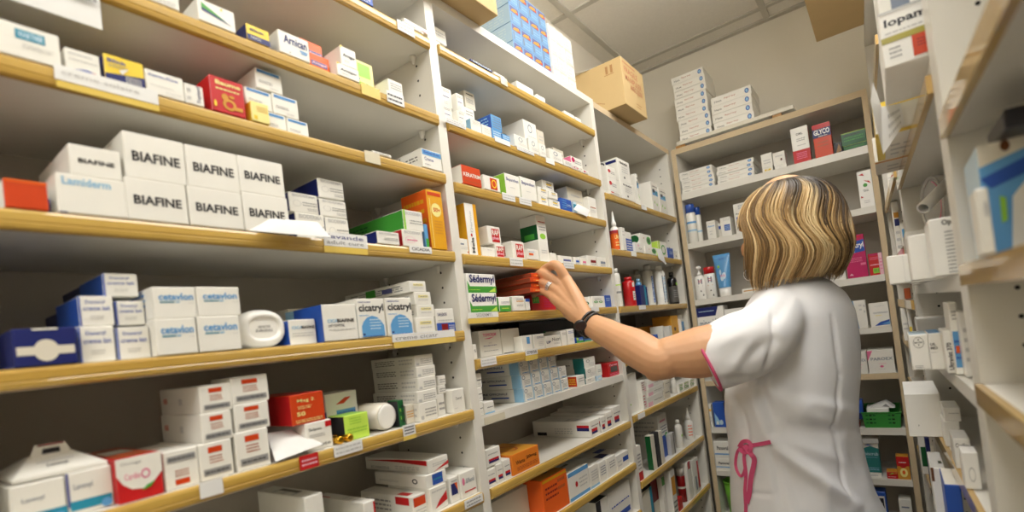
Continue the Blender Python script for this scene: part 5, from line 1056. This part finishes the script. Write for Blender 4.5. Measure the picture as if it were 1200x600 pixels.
# ---- torso sections: (left column, right column, row at the middle) of the outline, lean of world-level lines is .12
def section(xl, xr, y, ratio, dep=1.2, grow=1.):
    xc = (xl+xr)/2; c0 = P(xc, y, dep); hw = (xr-xl)/2/F_*dep*.915
    vd = (c0-CAM); vd.z = 0; vd.normalize(); rs = Vector((vd.y, -vd.x, 0))
    a = 1.; b = ratio; k = hw/math.sqrt((a*LT.dot(rs))**2+(b*FT.dot(rs))**2)*grow
    return c0, a*k, b*k
SEC = [(900,950,325,.95),(888,970,334,.85),(876,987,350,.78),(868,997,370,.75),(864,1001,396,.74),(856,1002,424,.76),(852,1002,450,.78),(851,1001,476,.78),(854,1001,502,.80),(857,1008,540,.82),(858,1018,575,.84),(860,1036,612,.84),(860,1054,670,.84),(858,1062,725,.84)]
def loft(mb, secs, grow, m, n=40, e=.92):
    vs = []; fs = []
    for s in secs:
        c0, a, b = section(*s, grow=grow)
        for i in range(n):
            t = 2*PI*i/n; cs, sn = math.cos(t), math.sin(t); vs.append(c0+LT*a*math.copysign(abs(cs)**e, cs)+FT*b*math.copysign(abs(sn)**e, sn))
    L = len(secs)
    for j in range(L-1):
        for i in range(n): fs.append((j*n+i, j*n+(i+1)%n, (j+1)*n+(i+1)%n, (j+1)*n+i))
    fs.append(tuple(range(n))); fs.append(tuple(reversed(range((L-1)*n, L*n)))); mb.add(vs, fs, m, True)
# ---- body
body = MB()
loft(body, SEC[4:13], .80, SKIN)
hipc = section(*SEC[12])[0]
ball(body, HC+Z*.012, 0, [FHD*.092, LHD*.074, Z*.112], 28)                     # cranium
ball(body, HC+FHD*.03-Z*.055, 0, [FHD*.068, LHD*.058, Z*.07], 24)              # jaw
ball(body, HC+FHD*.078-Z*.098, 0, [FHD*.02, LHD*.022, Z*.018])                 # chin
limb(body, [HC+FHD*.098+Z*.012, HC+FHD*.108-Z*.012, HC+FHD*.122-Z*.03], [.008,.011,.014], 10)   # nose
for s in (-1, 1):
    ball(body, HC+FHD*.108-Z*.034+LHD*.012*s, .008); ball(body, HC+FHD*.09+LHD*.03*s+Z*.022, 0, [FHD*.012, LHD*.022, Z*.007])   # nostril wings, brows
    ball(body, HC+FHD*.076+LHD*.042*s-Z*.03, 0, [FHD*.02, LHD*.02, Z*.022])     # cheeks
    ball(body, HC+LHD*.076*s-FHD*.004-Z*.012, 0, [FHD*.018, LHD*.008, Z*.031])  # ears
ball(body, HC+FHD*.098-Z*.062, 0, [FHD*.009, LHD*.024, Z*.006]); ball(body, HC+FHD*.097-Z*.073, 0, [FHD*.009, LHD*.02, Z*.007])  # lips
limb(body, [NB_-Z*.06+FT*.01, NB_+FT*.01, HC-Z*.07-FHD*.012], [.066,.056,.054], 18)
limb(body, [NB_-Z*.05, (NB_+SHL)/2-Z*.012, SHL], [.045,.045,.046]); limb(body, [NB_-Z*.05, (NB_+SHR)/2-Z*.012, SHR], [.045,.045,.046])
# left arm
um = SHL.lerp(ELB, .55)
limb(body, [SHL, um-Z*.004, ELB.lerp(SHL, .12)], [.05,.054,.043], 18)
fm_ = ELB.lerp(WRL, .3)
limb(body, [ELB.lerp(SHL, .1), ELB-Z*.003, fm_-Z*.001, ELB.lerp(WRL, .65), WRL], [.041,.0405,.0415,.033,.0265], 18)
ball(body, ELB-Z*.022+(ELB-SHL).normalized()*.012, .022)
# left hand: palm, four fingers, thumb
def HP(x, y, d): return P(x, y, d)
MC = [HP(664,328,1.262), HP(659,335,1.266), HP(654.5,342,1.263), HP(650,349.5,1.263)]
PI_ = [HP(652.5,311.5,1.268), HP(637.5,321,1.292), HP(636.5,331.5,1.292), HP(637,341.5,1.29)]
DI = [HP(640,314,1.302), HP(629.5,323,1.326), HP(628,333,1.324), HP(629,342.5,1.318)]
TI = [HP(632,321,1.33), HP(625.5,328,1.348), HP(623.5,338,1.344), HP(625.5,346,1.336)]
vw0 = (WRL-CAM).normalized()
for k in range(4):
    r = (.0108,.0108,.0102,.0092)[k]
    limb(body, [MC[k].lerp(WRL, .25), MC[k], PI_[k], DI[k], TI[k]], [r*1.25, r*1.2, r*(1.22 if k == 0 else 1.1), r*.98, r*.8], 10)
    limb(body, [WRL.lerp(MC[k], .05), WRL.lerp(MC[k], .5)-vw0*.002, MC[k]], [.0225,.0195,.0145], 12)
palm = WRL.lerp((MC[1]+MC[2])/2, .55)+fw*.012
vw = (palm-CAM).normalized(); up_ = (MC[0]-MC[3]).normalized(); al = ((MC[1]+MC[2])/2-WRL).normalized()
ball(body, palm, 0, [al*.047, up_*.036, vw*.019], 20)
ball(body, WRL.lerp((MC[1]+MC[2])/2, .62)+vw*.004, 0, [al*.052, up_*.0345, vw*.021], 24)
ball(body, HP(668,340,1.268), .018); ball(body, HP(660,331,1.276), .0165); ball(body, HP(652,341,1.285), .0165)
TH0 = WRL.lerp(MC[0], .3)+vw*.02; TH1 = HP(664,338,1.30); TH2 = HP(651,330,1.322); TH3 = HP(639,327,1.333)
limb(body, [TH0, TH1, TH2, TH3], [.017,.0135,.0112,.0088], 12)
# right arm, bent in front of her, out of the photograph's sight
ELR = SHR-Z*.27+LT*.02+FT*.05; WRR = ELR-Z*.22+FT*.08+LT*.02
limb(body, [SHR, SHR.lerp(ELR,.5), ELR], [.05,.046,.041], 16); limb(body, [ELR, ELR.lerp(WRR,.3), WRR], [.041,.041,.026], 16)
for k in range(4):
    o_ = (k-1.5)*.017; b0 = WRR-Z*.08+FT*o_; limb(body, [WRR+FT*o_*.5, b0, b0-Z*.035+LT*.008, b0-Z*.055+LT*.02, b0-Z*.066+LT*.03], [.016,.0115,.0095,.0085,.007], 10)
limb(body, [WRR+FT*.01, WRR-Z*.04+FT*.035, WRR-Z*.075+FT*.04+LT*.01], [.016,.012,.009], 10)
# legs and feet
FLZ = .0
for s in (-1, 1):
    h0 = Vector((hipc.x, hipc.y, .86))+LT*.085*s; kn = Vector((hipc.x, hipc.y, .46))+LT*.09*s+FT*.01; an = Vector((hipc.x, hipc.y, .085))+LT*.09*s-FT*.03
    limb(body, [h0+Z*.02, h0-Z*.1, kn, kn-Z*.12, an], [.08,.078,.056,.056,.036], 16); limb(body, [an-Z*.035-FT*.03, an-Z*.04+FT*.06, an-Z*.052+FT*.15], [.036,.034,.026], 12)
bo = rel(remeshed('body', body, .0026, 3, SKIN, .35))
# ---- tunic
tun = MB()
loft(tun, SEC, 1.0, CLOTH, 48)
CUF = P(826,425,1.068); ca = (CUF-SHL).normalized(); cv = (CUF-CAM).normalized(); cn = (ca-cv*ca.dot(cv)-cv*.06).normalized()
limb(tun, [NB_+LT*.05-Z*.012, (NB_+SHL)/2+Z*.0, SHL+Z*.0], [.05,.060,.066], 24)
limb(tun, [NB_-LT*.05-Z*.012, (NB_+SHR)/2, SHR], [.05,.06,.066], 24)
slv = [SHL-ca*.03, SHL+ca*.03, SHL.lerp(CUF,.55), CUF]; tun.tube([slv[0]]+[slv[1], slv[2], CUF-cn*.035, CUF], [.06,.072,.071,.068,.064], CLOTH, 32)
cr = (ELR-SHR).normalized(); tun.tube([SHR-cr*.02, SHR+cr*.05, SHR+cr*.2], [.06,.07,.062], CLOTH, 28)
to = remeshed('tunic', tun, .0055, 22, CLOTH)
# folds: soft ridges and valleys pressed into the cloth along lines on its side and back
FOLDS = [((905,521),(950,556),9,.0055),((908,520),(1000,592),8,.006),((950,556),(1012,600),9,.005),((912,512),(985,540),8,.004),((903,523),(918,600),5,-.004),((880,520),(876,600),6,.004),((864,470),(878,520),6,-.006),((880,455),(900,512),7,.005),
         ((893,448),(908,505),6,-.005),((850,452),(868,500),6,.005),((848,447),(880,444),6,-.005),((880,446),(940,476),10,.006),((905,470),(990,505),11,.005),((930,500),(1000,505),9,-.006),((940,470),(998,482),8,.004),
         ((870,420),(905,400),9,-.005),((838,405),(880,388),8,.003),((852,438),(880,405),7,.004),((905,380),(925,345),7,-.003),((975,370),(985,440),2.5,-.003),((985,440),(978,500),2.5,-.003),((978,500),(992,590),2.5,-.003),((893,448),(908,400),3,-.004),((908,400),(905,362),3,-.003),
         ((868,577),(907,580),2,-.003),((960,556),(970,600),8,.004),((1000,520),(1012,560),8,-.005),((920,540),(940,600),9,-.004)]
import numpy as np
me = to.data; nv = len(me.vertices); co = np.empty(nv*3); me.vertices.foreach_get('co', co); co = co.reshape(-1, 3)
no = np.empty(nv*3); me.vertices.foreach_get('normal', no); no = no.reshape(-1, 3)
q = co-np.array(CAM); zz = q@np.array(fw); px = PPX+F_*(q@np.array(RT))/zz; py = PPY-F_*(q@np.array(UP))/zz
facing = np.clip(-(no*q).sum(1)/np.linalg.norm(q, axis=1)*2.2, 0, 1)
disp = np.zeros(nv)
for (x0, y0), (x1, y1), w_, am in FOLDS:
    dx, dy = x1-x0, y1-y0; L2 = dx*dx+dy*dy; t = np.clip(((px-x0)*dx+(py-y0)*dy)/L2, 0, 1)
    d2 = (px-x0-t*dx)**2+(py-y0-t*dy)**2; tap = np.where((t > 0) & (t < 1), np.sin(PI*np.clip(t, .08, .92))**.5, .5)
    disp += 1.7*am*np.exp(-d2/(w_*w_))*tap
noi = np.array([noise.noise(Vector((c_[0]*8, c_[1]*8, c_[2]*4)))*.0025+noise.noise(Vector((c_[0]*22, c_[1]*22, c_[2]*9)))*.0016 for c_ in co])
# cloth keeps clear of the neck opening, where it is smooth
co += no*(disp*facing+noi*np.clip((CH-.02-co[:, 2])/.08, .15, 1))[:, None]
me.vertices.foreach_set('co', co.reshape(-1)); me.update()
TB = BVHTree.FromPolygons([v.co.copy() for v in me.vertices], [tuple(p.vertices) for p in me.polygons])
def on_cloth(x, y, lift=.003):
    d = ray(x, y).normalized(); loc, n_, i_, dist = TB.ray_cast(CAM, d)
    return (loc-d*lift, n_) if loc else (P(x, y, 1.2), -d)
rel(to)
def smooth_path(pts, n=6):
    out = []; m_ = len(pts)
    for i in range(m_-1):
        p0, p1, p2, p3 = pts[max(i-1,0)], pts[i], pts[i+1], pts[min(i+2,m_-1)]
        for k in range(n):
            t = k/n; out.append(.5*((2*p1)+(p2-p0)*t+(2*p0-5*p1+4*p2-p3)*t*t+(3*p1-p0-3*p2+p3)*t**3))
    return out+[pts[-1]]
# trim round the cuff and its stitching
mb = MB(); ax1 = cn.cross(Z).normalized(); ax2 = cn.cross(ax1)
ring = [CUF+cn*-.003+(ax1*math.cos(t)+ax2*math.sin(t))*.0636 for t in [2*PI*i/48 for i in range(49)]]
mb.tube(ring, .0032, PINK, 6, caps=False); rel(mb.obj('cuff_trim'))
# ribbon: strip at the waist, bow and hanging tails
def ribbon(name, pts, wid, lift=.004):
    q = []; nn = []
    for x, y in pts: p, n_ = on_cloth(x, y, lift); q.append(p); nn.append(n_)
    q = smooth_path(q); mb = MB(); vs = []; fs = []
    for i, p in enumerate(q):
        d = (q[min(i+1,len(q)-1)]-q[max(i-1,0)]).normalized(); v = (CAM-p).normalized(); s = d.cross(v).normalized()*wid
        vs += [p-s, p+s, p+s-v*.0016, p-s-v*.0016]
    for i in range(len(q)-1):
        a = 4*i
        for k in range(4): fs.append((a+k, a+(k+1)%4, a+4+(k+1)%4, a+4+k))
    fs += [(3,2,1,0), tuple(len(vs)-4+k for k in range(4))]
    mb.add(vs, fs, PINK); return rel(mb.obj(name))
ribbon('ribbon', [(903,518),(893,520),(882,522),(873,524)], .0042)
ribbon('ribbon', [(871,521),(864,530),(862,545),(866,556),(870,557),(873,548),(872,534),(871,523)], .003, .007)
ribbon('ribbon', [(872,522),(880,532),(884,540),(880,560),(878,578),(875,590)], .005, .008)
ribbon('ribbon', [(874,522),(872,536),(874,556),(873,575),(874,596),(873,612)], .0035, .006)
ribbon('ribbon', [(866,524),(870,518),(876,517),(880,522),(878,529),(871,530),(866,525)], .004, .01)
# ---- trousers, shoes
tr = MB()
for s in (-1, 1):
    h0 = Vector((hipc.x, hipc.y, .86))+LT*.085*s; kn = Vector((hipc.x, hipc.y, .46))+LT*.09*s+FT*.01; an = Vector((hipc.x, hipc.y, .09))+LT*.09*s-FT*.03
    limb(tr, [h0-Z*.1, h0-Z*.2, kn, an], [.09,.092,.08,.072], 20)
rel(remeshed('trousers', tr, .009, 4, CLOTH))
for s in (-1, 1):
    an = Vector((hipc.x, hipc.y, .03))+LT*.09*s-FT*.03; sh = MB(); limb(sh, [an-FT*.04+Z*.012, an+FT*.06+Z*.006, an+FT*.16], [.042,.042,.034], 14)
    sh.v = [Vector((v.x, v.y, max(.001, v.z))) for v in sh.v]; so = sh.obj('shoe'); so.data.materials[0] = mat('white_shoe', (230,230,228), .5); rel(so)
# ---- hair: a chin-length bob, dark at the parting and streaked blonde
HC2 = HC+Z*.004-FHD*.004
def shell(phi, v, k=1.):
    """phi from the face round the head; v 0 crown .. 1 tips"""
    th = min(v, .54)/.54*PI*.5
    cs = math.cos(phi); fb = .108 if cs > 0 else .118; r = math.sin(th)**.82; z = .108*math.cos(th)
    rad = FHD*(cs*fb)+LHD*(math.sin(phi)*.107)
    if v > .54:
        t = (v-.54)/.46; back = max(0, -cs); z = -(.137-.012*back)*t; r = 1+.06*math.sin(t*PI*.75)-(.30+.30*back)*max(0, t-.42)**1.5
    return HC2+rad*(r*k)+Z*z
hv, hf, hcol = [], [], []
BL = [(214,176,110),(190,146,82),(236,208,150),(160,116,62),(120,84,46),(226,192,124),(92,66,40)]
def hcolour(base, v, root):
    dk = (52,42,33); f = max(0., min(1., (v-root)/.24)); return tuple(lin(dk[i]*(1-f)+base[i]*f) for i in range(3))
rnd = random.Random(11)
def add_strand(phi, v1, k, w, base, root, ph):
    n0 = len(hv); N = 16; ring = 4; pts = []
    for i in range(N):
        v = .03+(v1-.03)*i/(N-1); q = noise.noise(Vector((math.cos(phi)*1.6, math.sin(phi)*1.6, v*2.2)))
        sw = .15*math.sin(v*9.5+math.sin(phi)*1.4+math.cos(phi)*1.1)*min(1, v*2)+.16*q*v-.12*v*v
        pts.append(shell(phi+sw+ph*v, v, k+.03*math.sin(v*10+phi*2.)*v+.03*q))
    for i, p in enumerate(pts):
        d = (pts[min(i+1,N-1)]-pts[max(i-1,0)]).normalized(); nr = (p-HC2).normalized(); nr = (nr-d*nr.dot(d)).normalized(); b = d.cross(nr)
        tp = i/(N-1); r = w*(.6+.5*min(1, tp*3))*(1-.8*max(0, tp-.75)/.25); cc = hcolour(base, .03+(v1-.03)*tp, root)
        for j in range(ring):
            t = 2*PI*j/ring; hv.append(p+b*r*math.cos(t)+nr*r*.6*math.sin(t)); hcol.append(cc)
    for i in range(N-1):
        for j in range(ring): hf.append((n0+i*ring+j, n0+i*ring+(j+1)%ring, n0+(i+1)*ring+(j+1)%ring, n0+(i+1)*ring+j))
n0 = 0; NP, NV = 48, 22                      # under-shell so that no scalp shows
for i in range(NV):
    for j in range(NP):
        phi = 2*PI*j/NP; v = .02+.9*i/(NV-1); c_ = math.cos(phi)
        if c_ > .2: v = min(v, .5-.1*(c_-.2))
        hv.append(shell(phi, v, .945)); hcol.append(hcolour((118,86,50), v, .1))
for i in range(NV-1):
    for j in range(NP): hf.append((i*NP+j, i*NP+(j+1)%NP, (i+1)*NP+(j+1)%NP, (i+1)*NP+j))
hf.append(tuple(range(NP)))
def mixc(a, b, t): return tuple(a[i]*(1-t)+b[i]*t for i in range(3))
for i in range(3000):
    phi = rnd.uniform(-PI, PI); c_ = math.cos(phi); v1 = rnd.uniform(.9, 1.02)
    if c_ > .36: v1 = rnd.uniform(.42, .5)
    elif c_ > .24: v1 = rnd.uniform(.8, .95)
    s1 = noise.noise(Vector((math.cos(phi)*7, math.sin(phi)*7, 3.)))+.6*noise.noise(Vector((math.cos(phi)*19, math.sin(phi)*19, 8.)))
    t = max(0, min(1, .46+1.15*s1+rnd.uniform(-.22, .22))); base = mixc((74,56,36), (178,142,90), t*2) if t < .5 else mixc((178,142,90), (236,210,160), t*2-1)
    bk = math.sin(phi)*.5-math.cos(phi)*.5          # dark regrowth shows most towards the back of the crown
    root = .08+.30*max(-.3, .8*noise.noise(Vector((math.cos(phi)*5, math.sin(phi)*5, 1.)))+.75*(-math.cos(phi))-.35*math.sin(phi))+rnd.uniform(-.06,.06)
    add_strand(phi, v1, rnd.uniform(.93, 1.02) if rnd.random() < .9 else rnd.uniform(1.0, 1.05), rnd.uniform(.0010, .0023), base, root, rnd.uniform(-.05, .05))
HM = bpy.data.materials.new('streaked_blonde_hair'); HM.use_nodes = True; nt = HM.node_tree; b_ = nt.nodes['Principled BSDF']; at = nt.nodes.new('ShaderNodeAttribute'); at.attribute_name = 'strand'
nt.links.new(at.outputs['Color'], b_.inputs['Base Color']); b_.inputs['Roughness'].default_value = .38; b_.inputs['Specular IOR Level'].default_value = .45
hm = mesh('hair', hv, hf, [HM], smooth=True); ca_ = hm.color_attributes.new('strand', 'FLOAT_COLOR', 'POINT'); ca_.data.foreach_set('color', [x for c_ in hcol for x in (c_[0], c_[1], c_[2], 1.)])
rel(link('hair', hm))
# eyes
for s in (-1, 1):
    mb = MB(); ball(mb, HC+FHD*.086+LHD*.031*s+Z*.008, .0115); eo = mb.obj('eye'); eo.data.materials[0] = mat('eye_white', (236,232,226), .2); rel(eo)
# ear-ring, watch, ring
def torus(c_, ax, R_, r, m, name, seg=36, flat=1.):
    a = ax.cross(Z).normalized() if abs(ax.z) < .9 else Vector((1,0,0)); b = ax.cross(a).normalized(); mb = MB()
    mb.tube([c_+a*R_*math.cos(2*PI*i/seg)+b*R_*math.sin(2*PI*i/seg) for i in range(seg+1)], r, m, 8, caps=False); return rel(mb.obj(name))
SIL = mat('silver', (210,210,214), .2, 0, .02, 1.)
torus(P(877,322,1.2), LHD, .013, .0013, SIL, 'earring')
wd = (WRL-ELB).normalized(); WC = WRL-wd*.006; LEA = mat('black_leather_strap', (30,24,24), .35, .3, .05)
for k in (-.005, .005):
    torus(WC+wd*k, wd, .0292, .0034, LEA, 'watch_strap')
wf = P(680.5,381,1.0)-CAM; wf.normalize()
fc = P(680,382,1.176); fa = (CAM-fc).normalized()*.7-Z*.6; fa.normalize(); mb = MB(); mb.lathe([(.0135,-.006),(.015,-.003),(.015,.001),(.0125,.003)], LEA, 28, fa, fc)
mb.lathe([(.0118,.0031),(.0118,.0034)], mat('watch_dial', (70,50,46), .15, .8, .05), 28, fa, fc); rel(mb.obj('watch_face'))
rc = MC[2].lerp(PI_[2], .55); rd = (PI_[2]-MC[2]).normalized()
for k in range(3): torus(rc+rd*(k-1)*.0034, rd, .0128, .0024, SIL, 'finger_ring')
tag(person, 'woman with streaked blonde bob in a white short-sleeved tunic, reaching into the shelves', 'person')
# ================================================================ light, labels, camera
def ceiling_light(x, y, w, d, power, label):
    e = empty('ceiling_light', (x, y, CE-.0008)); tag(e, label, 'lamp', None)
    mb = MB(); t = .02; m = mat('lamp_housing', (225,225,222), .4)
    mb.box(-.05, -d/2, -.055, .05, d/2, -.0005, m)
    mb.box(-w/2-.006, -d/2-.02, -.17, w/2+.006, -d/2-.0005, -.05, m); mb.box(-w/2-.006, d/2+.0005, -.17, w/2+.006, d/2+.02, -.05, m); mb.obj('housing', e)
    em = bpy.data.materials.new('lit_diffuser'); em.use_nodes = True; nt = em.node_tree; nt.nodes.clear(); o = nt.nodes.new('ShaderNodeOutputMaterial'); s = nt.nodes.new('ShaderNodeEmission')
    s.inputs['Color'].default_value = (1., .975, .93, 1); s.inputs['Strength'].default_value = power; nt.links.new(s.outputs[0], o.inputs[0])
    mb = MB(); mb.box(-w/2,-d/2,-.165,w/2,d/2,-.056, em); mb.obj('diffuser', e)
ceiling_light(-.08, 1.08, .3, 1.4, 10.5, 'lit fluorescent ceiling panel over the aisle, above the woman')
ceiling_light(.0, -.84, .56, 1.15, 9, 'lit fluorescent ceiling panel over the aisle, behind the camera')
wd_ = bpy.data.worlds.new('World'); scene.world = wd_; wd_.use_nodes = True
wd_.node_tree.nodes['Background'].inputs[0].default_value = (.9, .93, 1, 1); wd_.node_tree.nodes['Background'].inputs[1].default_value = .02
# ---- labels
from collections import defaultdict
by = defaultdict(list)
for g in GOODS: by[(g['look'], g['where'])].append(g)
names = defaultdict(int)
for g in GOODS: names[g['look']] += 1
for (look, where), L in by.items():
    single = len(L) == 1
    L.sort(key=lambda g: (round(g['z'], 2), g['px']))
    rows = []
    for g in sorted(L, key=lambda g: g['z']):
        if rows and abs(rows[-1][0]['z']-g['z']) < .012: rows[-1].append(g)
        else: rows.append([g])
    for ri, row in enumerate(rows):
        row.sort(key=lambda g: g['px'])
        for ci, g in enumerate(row):
            extra = ''
            if not single:
                if len(rows) > 1: extra += (' bottom row' if ri == 0 else ' top row' if ri == len(rows)-1 else ' %s row up' % ORD[ri])
                if len(row) > 1: extra += (',' if extra else '')+' %s from left' % ORD[ci]
            lab = look
            if extra: lab += ','+extra
            n = len(lab.replace(',', ' ').split())
            w = (' on '+where) if where else ''
            if where and n+len(w.split()) <= 16: lab += w
            elif where and names[look] > len(L): print('LABEL?', lab, where)
            if len(lab.replace(',', ' ').split()) > 16: print('LONG', lab)
            tag(g['o'], lab, g['cat'])
            if not single: g['o']['group'] = (look.split(',')[0].replace('carton', 'cartons', 1))[:60]+(' on '+where if where else '')
# ---- camera
cd = bpy.data.cameras.new('camera'); cam = bpy.data.objects.new('camera', cd); COL.objects.link(cam); scene.camera = cam
cd.sensor_fit = 'HORIZONTAL'; cd.sensor_width = 36; cd.lens = F_/1200*36; cd.shift_x = 0; cd.shift_y = (PPY-300)/1200; cd.clip_start = .02
cam.matrix_world = Matrix(((RT.x, UP.x, -fw.x, CAM.x), (RT.y, UP.y, -fw.y, CAM.y), (RT.z, UP.z, -fw.z, CAM.z), (0,0,0,1)))
cd.dof.use_dof = True; cd.dof.focus_distance = 1.4; cd.dof.aperture_fstop = 2.8
vs_ = scene.view_settings; vs_.view_transform = 'Standard'; vs_.look = 'None'; vs_.gamma = 1; vs_.exposure = .04; vs_.use_curve_mapping = False
scene.cycles.use_denoising = True; scene.cycles.max_bounces = 10; scene.cycles.diffuse_bounces = 5
